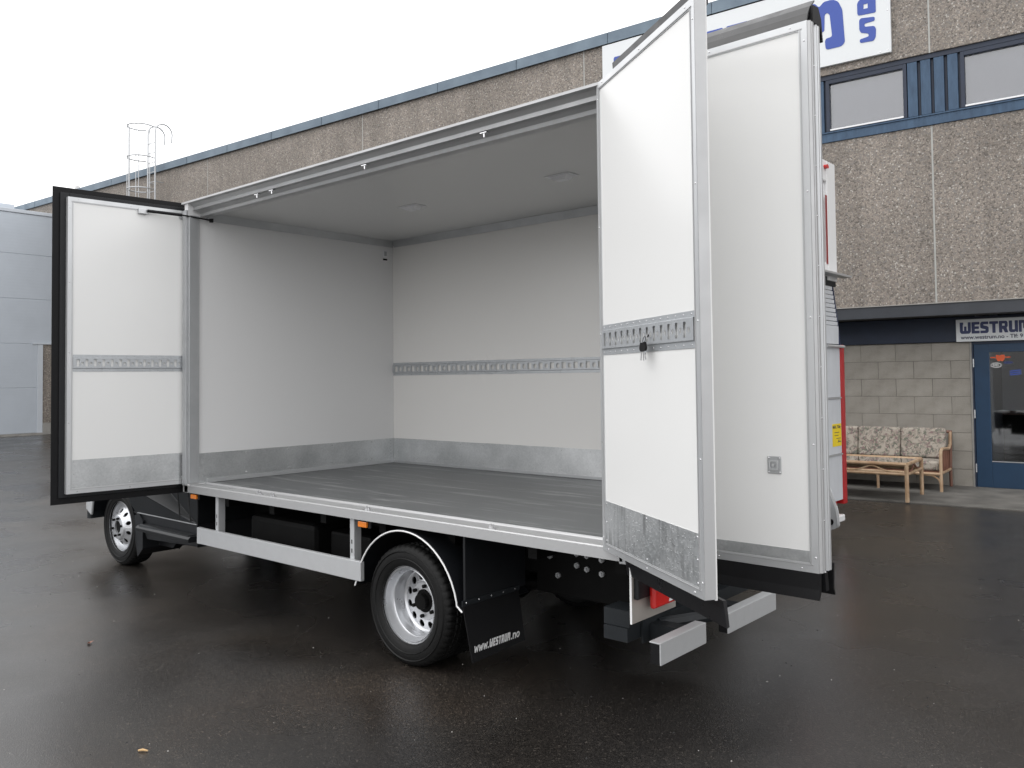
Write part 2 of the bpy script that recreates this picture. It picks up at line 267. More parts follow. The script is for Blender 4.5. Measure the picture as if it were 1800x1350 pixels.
# ------------------------------------------------------------------ mesh helpers
class MB:
    def __init__(s): s.v = []; s.f = []
    def add(s, vs, fs):
        o = len(s.v); s.v += [tuple(v) for v in vs]; s.f += [tuple(i+o for i in f) for f in fs]; return s
    def box(s, x0, x1, y0, y1, z0, z1):
        if x0 > x1: x0, x1 = x1, x0
        if y0 > y1: y0, y1 = y1, y0
        if z0 > z1: z0, z1 = z1, z0
        return s.add([(x0,y0,z0),(x1,y0,z0),(x1,y1,z0),(x0,y1,z0),(x0,y0,z1),(x1,y0,z1),(x1,y1,z1),(x0,y1,z1)],
                     [(0,3,2,1),(4,5,6,7),(0,1,5,4),(1,2,6,5),(2,3,7,6),(3,0,4,7)])
    def prism(s, pts, axis, a0, a1, holes=()):
        # pts: 2D outline; axis 'x': (y,z), 'y': (x,z), 'z': (x,y)
        def P(p, a): return {'x': (a, p[0], p[1]), 'y': (p[0], a, p[1]), 'z': (p[0], p[1], a)}[axis]
        loops = [list(pts)]+[list(h) for h in holes]
        flat = [p for lp in loops for p in lp]; N = len(flat)
        tris = tessellate_polygon([[Vector((p[0], p[1], 0)) for p in lp] for lp in loops])
        fs = []
        for t in tris:
            a, b_, c = [flat[i] for i in t]
            cr = (b_[0]-a[0])*(c[1]-a[1])-(b_[1]-a[1])*(c[0]-a[0])
            t = tuple(t) if cr > 0 else tuple(reversed(t))
            fs.append(t); fs.append(tuple(i+N for i in reversed(t)))
        o = 0
        for lp in loops:
            k = len(lp)
            for i in range(k):
                j = (i+1) % k; fs.append((o+i, o+i+N, o+j+N, o+j))
            o += k
        return s.add([P(p, a0) for p in flat]+[P(p, a1) for p in flat], fs)
    def tube(s, pts, r, n=8, closed=False, cap=True):
        pts = [Vector(p) for p in pts]; K = len(pts); rings = []
        prev = None
        for i, p in enumerate(pts):
            if closed: d = pts[(i+1) % K]-pts[i-1]
            else: d = pts[min(i+1, K-1)]-pts[max(i-1, 0)]
            d.normalize()
            if prev is None: a = Vector((0, 0, 1)) if abs(d.z) < .9 else Vector((1, 0, 0)); a = (a-d*a.dot(d)).normalized()
            else: a = (prev-d*prev.dot(d)).normalized()
            prev = a; b_ = d.cross(a); rr = r[i] if isinstance(r, (list, tuple)) else r
            rings.append([p+(a*cos(2*pi*k/n)+b_*sin(2*pi*k/n))*rr for k in range(n)])
        vs = [v for q in rings for v in q]; fs = []
        for i in range(K if closed else K-1):
            j = (i+1) % K
            for k in range(n): fs.append((i*n+k, i*n+(k+1) % n, j*n+(k+1) % n, j*n+k))
        if cap and not closed: fs += [tuple(range(n))[::-1], tuple((K-1)*n+k for k in range(n))]
        return s.add(vs, fs)
    def cyl(s, p0, p1, r, n=12): return s.tube([p0, p1], r, n)
    def lathe(s, prof, c, n=48, rfun=None):
        # axis = Y through c; prof: (radius, y)
        vs = []; K = len(prof)
        for k in range(n):
            a = 2*pi*k/n
            for i, (r, y) in enumerate(prof):
                if rfun: r = rfun(i, k, r)
                vs.append((c[0]+r*cos(a), c[1]+y, c[2]+r*sin(a)))
        fs = []
        for k in range(n):
            j = (k+1) % n
            for i in range(K-1): fs.append((k*K+i, k*K+i+1, j*K+i+1, j*K+i))
        return s.add(vs, fs)
    def hole_cell(s, x0, x1, z0, z1, cx, cz, a, b_, kind='ell', f=None, depth=0., mapd=None, n=16):
        # rectangle x0..x1 z0..z1 with an oval or square hole; f maps (x,z)->3D
        ang = [2*pi*k/n for k in range(n)]+[atan2(z-cz, x-cx) % (2*pi) for x in (x0, x1) for z in (z0, z1)]
        ang = sorted(set(round(t, 5) for t in ang))
        o_, i_ = [], []
        for t in ang:
            c, d = cos(t), sin(t)
            k = min([q for q in (((x1-cx)/c) if c > 1e-6 else 9e9, ((x0-cx)/c) if c < -1e-6 else 9e9, ((z1-cz)/d) if d > 1e-6 else 9e9, ((z0-cz)/d) if d < -1e-6 else 9e9)])
            o_.append((cx+c*k, cz+d*k))
            if kind == 'ell': h = 1/math.sqrt((c/a)**2+(d/b_)**2)
            else: h = min(a/max(abs(c), 1e-6), b_/max(abs(d), 1e-6))
            i_.append((cx+c*h, cz+d*h))
        K = len(ang); vs = [f(*p) for p in o_]+[f(*p) for p in i_]; fs = [(k, (k+1) % K, K+(k+1) % K, K+k) for k in range(K)]
        if mapd:
            vs += [mapd(*p) for p in i_]; fs += [(K+k, K+(k+1) % K, 2*K+(k+1) % K, 2*K+k) for k in range(K)]
        return s.add(vs, fs)
    def dome(s, p, nrm, r, h=None, n=6):
        nrm = Vector(nrm).normalized(); a = nrm.orthogonal().normalized(); b_ = nrm.cross(a); p = Vector(p); h = h or r*.5
        vs = [p+(a*cos(2*pi*k/n)+b_*sin(2*pi*k/n))*r for k in range(n)]+[p+(a*cos(2*pi*k/n)+b_*sin(2*pi*k/n))*r*.6+nrm*h*.85 for k in range(n)]+[p+nrm*h]
        fs = [(k, (k+1) % n, n+(k+1) % n, n+k) for k in range(n)]+[(n+k, n+(k+1) % n, 2*n) for k in range(n)]
        return s.add(vs, fs)
    def mesh(s, name, m=None, smooth=False):
        me = bpy.data.meshes.new(name); me.from_pydata(s.v, [], s.f); me.update()
        if m: me.materials.append(M[m])
        if smooth:
            me.polygons.foreach_set('use_smooth', [True]*len(me.polygons))
            me.set_sharp_from_angle(angle=R(35))
        return me
    def build(s, name, m, parent=None, smooth=False, bevel=0, stuff=False, label=None):
        o = bpy.data.objects.new(name, s.mesh(name, m, smooth)); COL.objects.link(o)
        if parent: o.parent = parent
        if bevel:
            bv = o.modifiers.new('bevel', 'BEVEL'); bv.width = bevel; bv.segments = 2; bv.limit_method = 'ANGLE'; bv.angle_limit = R(40); bv.harden_normals = False
        if stuff: o['kind'] = 'stuff'
        if label: o['label'] = label
        return o
def inst(me, name, parent, loc=(0, 0, 0)):
    o = bpy.data.objects.new(name, me); COL.objects.link(o); o.parent = parent; o.location = loc; return o
def empty(name, label, cat, loc=(0, 0, 0), rz=0, group=None):
    o = bpy.data.objects.new(name, None); COL.objects.link(o); o.location = loc; o.rotation_euler = (0, 0, rz); o.empty_display_size = .2
    return tag(o, label, cat, group)
def tag(o, label, cat, group=None):
    o['label'] = label; o['category'] = cat
    if group: o['group'] = group
    return o
def struct(o): o['kind'] = 'structure'; return o
def pivot(name, parent, loc, rz):      # a part that is an assembly turned about its own origin: a tiny mesh-less part node
    o = bpy.data.objects.new(name, None); COL.objects.link(o); o.parent = parent; o.location = loc; o.rotation_euler = (0, 0, rz); return o
def rounded(pts, r, k=3):
    out = []; N = len(pts)
    for i in range(N):
        p = Vector(pts[i]); a = Vector(pts[i-1]); b_ = Vector(pts[(i+1) % N])
        da = (a-p); db = (b_-p); rr = min(r, da.length*.45, db.length*.45)
        if rr < 1e-5: out.append(tuple(p)); continue
        q0 = p+da.normalized()*rr; q1 = p+db.normalized()*rr
        for j in range(k+1):
            t = j/k; q = q0*(1-t)**2+p*2*t*(1-t)+q1*t*t; out.append((q.x, q.y))
    return out
def text_mesh(txt, size, m, name, extr=.001):
    cu = bpy.data.curves.new(name, 'FONT'); cu.body = txt; cu.size = size; cu.extrude = extr; cu.resolution_u = 3; cu.offset = size*.02
    o = bpy.data.objects.new(name, cu); COL.objects.link(o); bpy.context.view_layer.update()
    me = bpy.data.meshes.new_from_object(o); bpy.data.objects.remove(o); me.materials.clear(); me.materials.append(M[m]); return me

GL = {  # rounded block capitals of the workshop's wordmark, unit height
 'W': ([(.14,0),(.86,0),(1,.16),(1,1),(.73,1),(.73,.25),(.61,.25),(.61,.64),(.39,.64),(.39,.25),(.28,.25),(.28,.80),(.32,.80),(.32,1),(0,1),(0,.16)], [], 1),
 'E': ([(0,0),(.72,0),(.72,.23),(.29,.23),(.29,.39),(.66,.39),(.66,.61),(.29,.61),(.29,.77),(.72,.77),(.72,1),(0,1)], [], .72),
 'S': ([(0,0),(.62,0),(.74,.14),(.74,.5),(.62,.6),(.28,.68),(.28,.77),(.72,.77),(.72,1),(.12,1),(0,.86),(0,.5),(.1,.42),(.46,.33),(.46,.23),(0,.23)], [], .74),
 'T': ([(.26,0),(.54,0),(.54,.77),(.78,.77),(.78,1),(0,1),(0,.77),(.26,.77)], [], .78),
 'R': ([(0,0),(.28,0),(.28,.3),(.36,.3),(.5,0),(.8,0),(.66,.42),(.76,.52),(.76,.86),(.64,1),(0,1)], [[(.28,.58),(.5,.58),(.5,.77),(.28,.77)]], .8),
 'U': ([(.13,0),(.48,0),(.55,.08),(.62,0),(.78,0),(.78,1),(.5,1),(.5,.24),(.28,.24),(.28,1),(0,1),(0,.13)], [], .78),
 'M': ([(0,0),(.25,0),(.25,.76),(.37,.76),(.37,.3),(.61,.3),(.61,.76),(.73,.76),(.73,.23),(.62,.23),(.62,0),(.85,0),(.98,.14),(.98,.86),(.86,1),(.55,1),(.49,.92),(.43,1),(0,1)], [], .98),
}
def wordmark(txt, h, sx=1., gap=.07, name='lettering', m='sign_navy', parent=None, loc=(0, 0, 0), rz=0, t=.003, sep=False):
    b_ = MB(); x = 0
    for ch in txt:
        o_, hs_, w = GL[ch]
        b_.prism([(q[0]*h*sx+x, q[1]*h) for q in rounded(o_, .05)], 'y', -t, 0, [[(q[0]*h*sx+x, q[1]*h) for q in hh] for hh in hs_])
        x += (w+gap)*h*sx
    o = b_.build(name, m, parent); o.location = loc; o.rotation_euler = (0, 0, rz); return o, x

# ================================================================== SETTING
g = MB(); 
g.add([(-160, -120, 0), (160, -120, 0), (160, 160, 0), (-160, 160, 0)], [(0, 1, 2, 3)])
struct(g.build('ground', 'asphalt'))

BA = R(4.014); BY = 10.032; OFF = .5
# paved strip in front of the building, in the building's own direction
pv = MB(); pv.box(-1.5, 16, -2.05, .02, -.05, .02)
o = struct(pv.build('paving_strip', 'paving', bevel=.006)); o.location = (0, BY, 0); o.rotation_euler = (0, 0, BA)

# ------------------------------------------------------------------ factory building
bld = empty('factory_building', 'long factory building of exposed aggregate concrete panels with blue window band and blue-grey roof coping', 'building', (0, BY, 0), BA)
ZT = 7.70
joints = [-33.2, -27.1, -21.0, -14.95, -8.886, -2.953, 2.865, 8.8, 14.8, 20.6]
ZB0, ZB1 = 5.20, 6.25       # window band
for a, c in zip(joints, joints[1:]):
    lo, hi = a+.012, c-.012
    if hi <= -2.9:
        p = MB().box(lo, hi, -OFF, -OFF+.22, .35, ZT); p.build('wall_panel', 'aggregate', bld, bevel=.006)
        MB().box(lo, hi, -OFF+.01, -OFF+.22, 0, .345).build('plinth', 'plinth_concrete', bld)
    else:
        MB().box(lo, hi, -OFF, -OFF+.22, ZB1, ZT).build('wall_panel', 'aggregate', bld, bevel=.006)
        MB().box(lo, hi, -OFF, -OFF+.22, 2.64, ZB0).build('wall_panel', 'aggregate', bld, bevel=.006)
for j in joints[:-1]:
    if j > -3.0:
        MB().box(j-.012, j+.012, -OFF+.006, -OFF+.1, ZB1, ZT).build('joint_seal', 'sealant', bld)
        MB().box(j-.012, j+.012, -OFF+.006, -OFF+.1, 2.64, ZB0).build('joint_seal', 'sealant', bld)
    else: MB().box(j-.012, j+.012, -OFF+.006, -OFF+.1, .35, ZT).build('joint_seal', 'sealant', bld)
# body behind the panels
MB().box(-33.2, 20.6, -OFF+.225, 14, 6.3, ZT-.05).build('roof_deck', 'soffit', bld)
MB().box(-33.2, -33.0, -OFF+.23, 14, 0, 6.29).build('end_wall', 'aggregate', bld)
MB().box(20.4, 20.6, -OFF+.23, 14, 0, 6.29).build('end_wall', 'aggregate', bld)
MB().box(-32.99, 20.39, 13.8, 14, 0, 6.29).build('rear_wall', 'aggregate', bld)
MB().box(-2.9, 20.39, -OFF+.225, 13.79, 2.66, 2.9).build('floor_slab', 'soffit', bld)
# coping segments
cj = [-33.4, -31.2, -29.2, -27.2, -25.0, -22.9, -19.9, -17.8, -15.836, -13.959, -12.096, -10.206, -8.291, -6.521, -4.457, -2.4, -.4, 1.6, 3.6, 5.6, 7.6, 9.6, 11.6, 13.6, 15.6, 17.6, 19.6, 20.8]
for a, c in zip(cj, cj[1:]):
    b_ = MB(); b_.prism([(-OFF-.07, ZT-.02), (-OFF-.055, ZT-.02), (-OFF-.05, ZT+.17), (-OFF+.35, ZT+.20), (-OFF+.35, ZT+.215), (-OFF-.065, ZT+.185)], 'x', a+.004, c-.004)
    b_.box(c-.03, c+.03-.034, -OFF-.074, -OFF-.0655, ZT-.02, ZT+.18)
    b_.build('coping', 'coping', bld)
MB().box(-33.4, 20.8, -OFF-.045, -OFF+.3, ZT+.002, ZT+.16).build('coping_core', 'blue_dark', bld)
# window band
bs0, bs1 = -2.9, 20.4
MB().box(bs0, bs1, -OFF+.16, -OFF+.18, ZB0, ZB1).build('band_backing', 'blue_dark', bld)
MB().box(bs0, bs1, -OFF-.02, -OFF+.02, ZB0, ZB0+.135).build('band_fascia', 'blue_wood', bld, bevel=.004)
MB().prism([(-OFF-.035, ZB0+.136), (-OFF+.10, ZB0+.136), (-OFF+.10, ZB0+.175), (-OFF-.035, ZB0+.155)], 'x', bs0, bs1).build('window_sill', 'blue_wood', bld)
MB().box(bs0, bs1, -OFF+.03, -OFF+.08, ZB1-.07, ZB1-.002).build('head_board_shaded', 'blue_dark', bld)  # the shadow over the window heads is painted in as darker blue
def window(x0, x1):
    z0, z1 = ZB0+.178, ZB1-.075
    fr = MB(); fr.box(x0, x0+.05, -OFF+.03, -OFF+.10, z0, z1); fr.box(x1-.05, x1, -OFF+.03, -OFF+.10, z0, z1)
    fr.box(x0+.05, x1-.05, -OFF+.03, -OFF+.10, z1-.06, z1); fr.box(x0+.05, x1-.05, -OFF+.03, -OFF+.10, z0, z0+.012)
    w = fr.build('window', 'blue_dark', bld, bevel=.003)
    MB().box(x0+.051, x1-.051, -OFF+.035, -OFF+.075, z0+.013, z0+.035).build('glazing_bead', 'white_paint', w)
    MB().box(x0+.051, x1-.051, -OFF+.075, -OFF+.08, z0+.036, z1-.061).build('pane', 'window_glass', w)
    MB().box(x0+.052, x1-.052, -OFF+.13, -OFF+.135, z0+.02, z1-.03).build('blind', 'blind', w)
    return w
wp = 1.853
for k in range(-2, 8):
    x0 = 1.395+wp*k; window(x0, x0+1.15)
    q = x0+1.15; wd = (wp-1.15)
    if k < 4:
        for i in range(4):
            a = q+.012+i*wd/4
            MB().box(a, a+wd/4-.045, -OFF+.035+random.uniform(-.003, .003), -OFF+.07, ZB0+.178, ZB1-.075).build('board', 'blue_wood', bld, bevel=.003)
            MB().box(a+wd/4-.044, a+wd/4-.013, -OFF+.075, -OFF+.1, ZB0+.178, ZB1-.075).build('batten', 'blue_dark', bld)
    else: MB().box(q+.01, q+wd-.01, -OFF+.04, -OFF+.07, ZB0+.178, ZB1-.075).build('board', 'blue_wood', bld)
# canopy fascia + soffit + blue beam
MB().box(-2.94, 20.4, -OFF-.045, -OFF+.015, 2.465, 2.635).build('canopy_fascia', 'fascia', bld, bevel=.004)
MB().prism([(-OFF-.06, 2.636), (-OFF+.01, 2.636), (-OFF+.01, 2.655), (-OFF-.06, 2.645)], 'x', -2.94, 20.4).build('drip_edge', 'plinth_concrete', bld)
MB().box(-2.94, 20.4, -OFF+.017, -.045, 2.47, 2.60).build('soffit', 'soffit', bld)
MB().box(-2.94, 20.4, -.04, .0, 2.103, 2.462).build('beam_board', 'blue_dark', bld, bevel=.004)
# block wall
MB().box(-2.9, 3.195, .0035, .2, 0, 2.10).build('mortar', 'mortar', bld)
bw, bh = .50, .262
bmeshes = {}
def block(w, h):
    k = (round(w, 3), round(h, 3))
    if k not in bmeshes:
        b_ = MB(); w2, h2, c = w-.003, h-.003, .002
        b_.add([(0, .01, 0), (w2, .01, 0), (w2, .01, h2), (0, .01, h2), (c, 0, c), (w2-c, 0, c), (w2-c, 0, h2-c), (c, 0, h2-c), (0, .05, 0), (w2, .05, 0), (w2, .05, h2), (0, .05, h2)],
               [(4,5,6,7),(0,1,5,4),(1,2,6,5),(2,3,7,6),(3,0,4,7),(0,8,9,1),(1,9,10,2),(2,10,11,3),(3,11,8,0)])
        bmeshes[k] = b_.mesh('block', 'block_paint')
    return bmeshes[k]
wall = pivot('block_wall', bld, (0, 0, 0), 0)
for r_ in range(8):
    z = r_*bh; x = 3.195-(0 if r_ % 2 else .25); hh = min(bh, 2.10-z)
    if r_ % 2 == 0: inst(block(.25, hh), 'block', wall, (x, random.uniform(-.002, .002), z))
    x1 = x
    while x1 > -1.5:
        inst(block(bw, hh), 'block', wall, (x1-bw, random.uniform(-.0025, .0025), z)); x1 -= bw
MB().box(3.1955, 3.222, -.01, .2, 0, 2.10).build('wall_corner', 'plinth_concrete', bld)
# entrance door
dr = MB(); D0, D1 = 3.245, 4.30
dr.box(D0, D0+.195, -.01, .05, .02, 2.06); dr.box(D1-.15, D1, -.01, .05, .02, 2.06); dr.box(D0+.195, D1-.15, -.01, .05, 1.94, 2.06); dr.box(D0+.195, D1-.15, -.01, .05, .02, .39)
door = dr.build('entrance_door', 'blue_door', bld, bevel=.004)
MB().box(D0+.196, D1-.151, .014, .02, .391, 1.939).build('pane', 'door_glass', door)
MB().box(D0+.195, D1-.15, -.016, -.0105, .385, .398).build('glazing_bead', 'aluminium_dull', door)
for z in (.23, 1.0, 1.73): MB().cyl((D0-.005, -.022, z), (D0-.005, -.022, z+.12), .009, 10).build('hinge', 'aluminium', door)
hd = MB(); hd.cyl((D1-.075, -.01, 1.02), (D1-.075, -.06, 1.02), .01); hd.cyl((D1-.075, -.06, 1.02), (D1-.20, -.06, 1.02), .01); hd.build('handle', 'chrome', door)
fj = MB(); fj.box(3.2225, D0-.004, -.02, .08, 0, 2.10); fj.box(D1+.004, D1+.08, -.02, .08, 0, 2.10); fj.box(D0-.0035, D1+.0035, -.02, .08, 2.062, 2.10); fj.build('door_frame', 'blue_dark', bld)
MB().box(D1+.081, 20.39, .012, .2, 0, 2.10).build('side_wall', 'plinth_concrete', bld)
# stickers on the door glass
gx, gy = D0+.2, .0135
em = MB(); e0 = gx+.075
em.prism(rounded([(e0,1.90),(e0+.035,1.90),(e0+.045,1.885),(e0+.055,1.90),(e0+.075,1.90),(e0+.11,1.90),(e0+.11,1.845),(e0+.085,1.81),(e0+.065,1.81),(e0+.055,1.82),(e0+.045,1.81),(e0+.025,1.81),(e0,1.845)], .008), 'y', gy-.001, gy)
em.box(gx+.008, e0-.006, gy-.001, gy, 1.855, 1.872); em.box(e0+.116, e0+.18, gy-.001, gy, 1.857, 1.874)
em.build('sticker', 'sticker_orange', door, label='orange shield shaped sticker with a bar on either side')
el = MB(); cx, cz = gx+.075, 1.755
ring = [(cx+.068*cos(2*pi*k/28), cz+.036*sin(2*pi*k/28)) for k in range(28)]; rin = [(cx+.06*cos(2*pi*k/28), cz+.029*sin(2*pi*k/28)) for k in range(28)]
el.prism(ring, 'y', gy-.001, gy, [rin]); el.build('sticker', 'text_white', door, label='white oval ring sticker')
o = inst(text_mesh('E/D', .05, 'text_white', 'lettering', .0004), 'lettering', door, (cx-.043, gy-.001, cz-.016)); o.rotation_euler = (pi/2, 0, 0)
eb = MB(); cx, cz = gx+.225, 1.79
eb.prism([(cx+.062*cos(2*pi*k/28), cz+.02*sin(2*pi*k/28)) for k in range(28)], 'y', gy-.001, gy)
eb.box(cx-.07, cx+.07, gy-.001, gy, cz-.052, cz-.049); eb.build('sticker', 'sign_navy', door, label='dark blue oval sticker')
es = MB()
for k in range(3): es.prism([(gx+.235, 1.66-k*.027), (gx+.38, 1.675-k*.027), (gx+.38, 1.69-k*.027), (gx+.25, 1.678-k*.027)], 'y', gy-.001, gy)
es.build('sticker', 'sign_blue', door, label='blue striped sticker')
# room behind the glass
rm = pivot('lobby', bld, (0, 0, 0), 0)
MB().box(3.3, 6.0, 2.4, 2.45, 1.02, 2.6).build('lobby_wall', 'room_wall', rm)
MB().box(3.3, 6.0, 2.34, 2.399, .95, 1.019).build('dado_rail', 'cane_dark', rm)
MB().box(3.3, 6.0, 2.4, 2.45, 0, .949).build('lobby_panelling', 'room_dark', rm)
MB().box(3.24, 3.29, .21, 2.45, 0, 2.6).build('lobby_side', 'room_wall', rm)
MB().box(3.3, 6.0, .21, 2.33, .0, .02).build('lobby_floor', 'room_dark', rm)
ch = MB(); ch.box(3.75, 4.15, 1.5, 1.9, .42, .5); ch.box(3.75, 4.15, 1.85, 1.9, .5, .9); ch.box(3.78, 3.82, 1.52, 1.56, .02, .42); ch.box(4.08, 4.12, 1.52, 1.56, .02, .42)
ch.build('lobby_chair', 'chassis_grey', rm)

# big roof sign
sg = empty('roof_sign', 'large white sign board with rounded blue wordmark high on the aggregate wall', 'sign', (0, BY, 0), BA)
SO = -OFF-.06
MB().prism([(-2.52, 6.37), (2.37, 6.37), (2.37, 7.66), (-2.52, 7.66)], 'y', SO, -OFF-.005).build('board', 'sign_white', sg, bevel=.003)
def sglyph(pts, r=.03, holes=()): MB().prism(rounded(pts, r), 'y', SO-.006, SO-.0005, holes).build('letter', 'sign_blue', sg)
sglyph([(.86,6.64),(1.03,6.64),(1.03,7.13),(1.09,7.185),(1.15,7.13),(1.15,6.92),(1.422,6.905),(1.432,7.165),(1.468,7.19),(1.507,7.15),(1.537,6.80),(1.45,6.795),(1.428,6.76),(1.436,6.64),(1.465,6.62),(1.67,6.62),(1.722,6.67),(1.694,7.18),(1.639,7.315),(1.561,7.37),(1.422,7.372),(1.35,7.30),(1.29,7.38),(.98,7.38),(.86,7.27)], .035)
x = -2.28; hh = .76
for chn, sx in (('W', .78), ('E', .78), ('S', .78), ('T', .78), ('R', .78), ('U', .78)):
    o_, hs_, w = GL[chn]
    MB().prism([(q[0]*hh*sx+x, q[1]*hh+6.64) for q in rounded(o_, .05)], 'y', SO-.006, SO-.0005, [[(q[0]*hh*sx+x, q[1]*hh+6.64) for q in q2] for q2 in hs_]).build('letter', 'sign_blue', sg)
    x += (w+.07)*hh*sx+.01
sglyph([(1.925,7.02),(2.171,7.005),(2.172,7.34),(2.12,7.39),(1.93,7.39),(1.93,7.325),(2.06,7.315),(2.06,7.262),(1.95,7.262),(1.91,7.21),(1.91,7.05)], .025, [[(2.0,7.10),(2.06,7.10),(2.06,7.17),(2.0,7.17)]])
sglyph([(1.933,6.945),(1.96,6.972),(2.153,6.945),(2.154,6.885),(2.005,6.877),(2.01,6.829),(2.144,6.809),(2.168,6.763),(2.162,6.64),(2.13,6.588),(1.941,6.600),(1.933,6.655),(2.066,6.672),(2.06,6.717),(1.954,6.752),(1.933,6.80)], .022)
for px_, pz_ in ((2.33, 6.41), (2.33, 7.0), (2.33, 7.6), (0, 6.41), (-2.4, 6.41), (2.22, 6.40)): MB().dome((px_, SO-.0005, pz_), (0, -1, 0), .012, .005).build('screw', 'screw', sg)

# small sign over the door
s2 = empty('door_sign', 'white sign with navy wordmark, web address and phone number above the blue door', 'sign', (0, BY, 0), BA)
MB().box(3.035, 5.0, -.062, -.042, 2.10, 2.42).build('board', 'sign_white', s2, bevel=.002)
wordmark('WESTRUM', .165, .86, .06, 'lettering', 'sign_navy', s2, (3.085, -.0625, 2.212))
o = inst(text_mesh('www.westrum.no - Tlf: 918', .076, 'text_dark', 'lettering'), 'lettering', s2, (3.095, -.0638, 2.135)); o.rotation_euler = (pi/2, 0, 0)

# ------------------------------------------------------------------ caged roof ladder
ld = empty('roof_ladder', 'thin galvanised caged ladder rising above the roof coping at the far left', 'ladder', (0, BY, 0), BA)
ly = -.75; LX0, LX1 = -17.50, -17.12
for x in (LX0, LX1):
    hook = [(x, ly, 3.0), (x, ly, 8.75)]+[(x, ly+.26-.26*cos(t), 8.78+.26*sin(t)) for t in [k*pi/8 for k in range(1, 9)]]+[(x, ly+.50, 8.55)]
    MB().tube(hook, .022, 6).build('stile', 'galvanised_tube', ld, smooth=True)
rg = MB(); rg.cyl((LX0, ly, 0), (LX1, ly, 0), .012, 6); rme = rg.mesh('rung', 'galvanised_tube')
for k in range(20): inst(rme, 'rung', ld, (0, 0, 3.15+.28*k))
hc = ((LX0+LX1)/2, ly-.33)
hm = MB()
hoop = [(hc[0]+.37*cos(t), hc[1]+.33-.05+.40*(-sin(t))-.28*0, 0) for t in [k*pi/10 for k in range(11)]]
hoop = [(hc[0]+.36*cos(R(a)), ly-.32+.36*sin(R(a)), 0) for a in range(-232, 53, 15)]
hm.tube(hoop, .02, 6); hme = hm.mesh('hoop', 'galvanised_tube', True)
for z in (5.3, 6.2, 7.08, 7.98, 8.87): inst(hme, 'hoop', ld, (0, 0, z))
for a in (-200, -155, -110, -90, -50, 10):
    x = hc[0]+.36*cos(R(a)); y = ly-.32+.36*sin(R(a))
    MB().cyl((x, y, 5.3), (x, y, 8.87), .012, 6).build('cage_bar', 'galvanised_tube', ld)
for z in (4.2, 7.35):
    for x in (LX0, LX1): MB().cyl((x, ly, z), (x, -OFF-.002, z), .016, 6).build('wall_bracket', 'galvanised_tube', ld)

# ------------------------------------------------------------------ roof units
vu = empty('roof_fan', 'round pale roof fan casing lying behind the far end of the coping', 'vent', (0, BY, 0), BA)
MB().tube([(-29.2+.9, 1.5, 8.35), (-28.0, 1.5, 8.35)], .34, 20).build('casing', 'roof_unit', vu, smooth=True)
MB().box(-28.2, -26.6, 1.2, 1.9, 7.7, 8.62).build('housing', 'roof_unit', vu, bevel=.02)
for x_, h_ in ((-26.4, 8.8), (-26.1, 8.9)): MB().cyl((x_, 1.4, 7.7), (x_, 1.4, h_), .09, 10).build('pipe', 'roof_unit', vu)
v3 = empty('roof_duct', 'bent metal duct on the roof left of the round fan', 'vent', (0, BY, 0), BA)
MB().tube([(-30.6, 1.5, 7.2), (-30.6, 1.5, 7.9), (-30.3, 1.5, 8.15), (-29.0, 1.5, 8.3)], .10, 10).build('duct', 'roof_unit', v3, smooth=True)

# ------------------------------------------------------------------ grey-blue metal hall at the left
hall = empty('metal_hall', 'blue-grey hall clad in wide horizontal metal panels at the left edge', 'building', (-23, 0, 0))
hz = [.075, 1.51, 2.912, 4.333, 5.755, 7.05]
for i, (a, c) in enumerate(zip(hz, hz[1:])):
    y1 = 7.15 if i < 2 else 8.0
    ps = MB(); ps.prism([(0, a+.012), (-.012, a+.002), (-.012, c-.002), (0, c-.012)], 'y', -22, y1); ps.build('cladding_panel', 'hall_metal', hall)
    if i < 2: pass
for z in [k*.29+.2 for k in range(0, 25)]: pass
MB().box(-.2, -.013, -22, 8.0, 2.96, 7.05).build('hall_core', 'hall_trim', hall)
MB().box(-.2, -.013, -22, 7.15, 0, 2.955).build('hall_core', 'hall_trim', hall)
MB().box(-.21, .03, -22.02, 8.02, 7.055, 7.165).build('roof_trim', 'hall_trim', hall, bevel=.01)
MB().box(-.1, .02, 7.155, 7.32, .06, 2.895).build('corner_trim', 'hall_trim', hall, bevel=.006)
MB().box(-.1, .035, 7.0, 8.0, 2.90, 2.95).build('drip_trim', 'hall_trim', hall)
MB().box(-.15, -.02, 7.325, 8.2, .38, 2.895).build('wall_panel', 'aggregate', hall)
MB().box(-.12, .05, 7.325, 8.2, 0, .375).build('plinth', 'plinth_concrete', hall, bevel=.01)
MB().box(-.15, .06, -22, 7.32, 0, .072).build('plinth', 'plinth_concrete', hall)
MB().box(-40, -.22, -22, 7.9, 0, 7.0).build('hall_body', 'hall_metal', hall)
up2 = empty('roof_penthouse', 'pale raised roof block above the metal hall', 'building', (-23, 0, 0))
MB().box(-8, -.9, -6, 6.75, 6.9, 7.47).build('penthouse_wall', 'hall_trim', up2)

# ------------------------------------------------------------------ BOX TRUCK
trk = empty('box_truck', 'black light truck with a white box body, its side doors swung wide open', 'truck', (0, 0, 0))
ZF, ZC = .861, 2.965
L1, WD = 4.0, 2.07
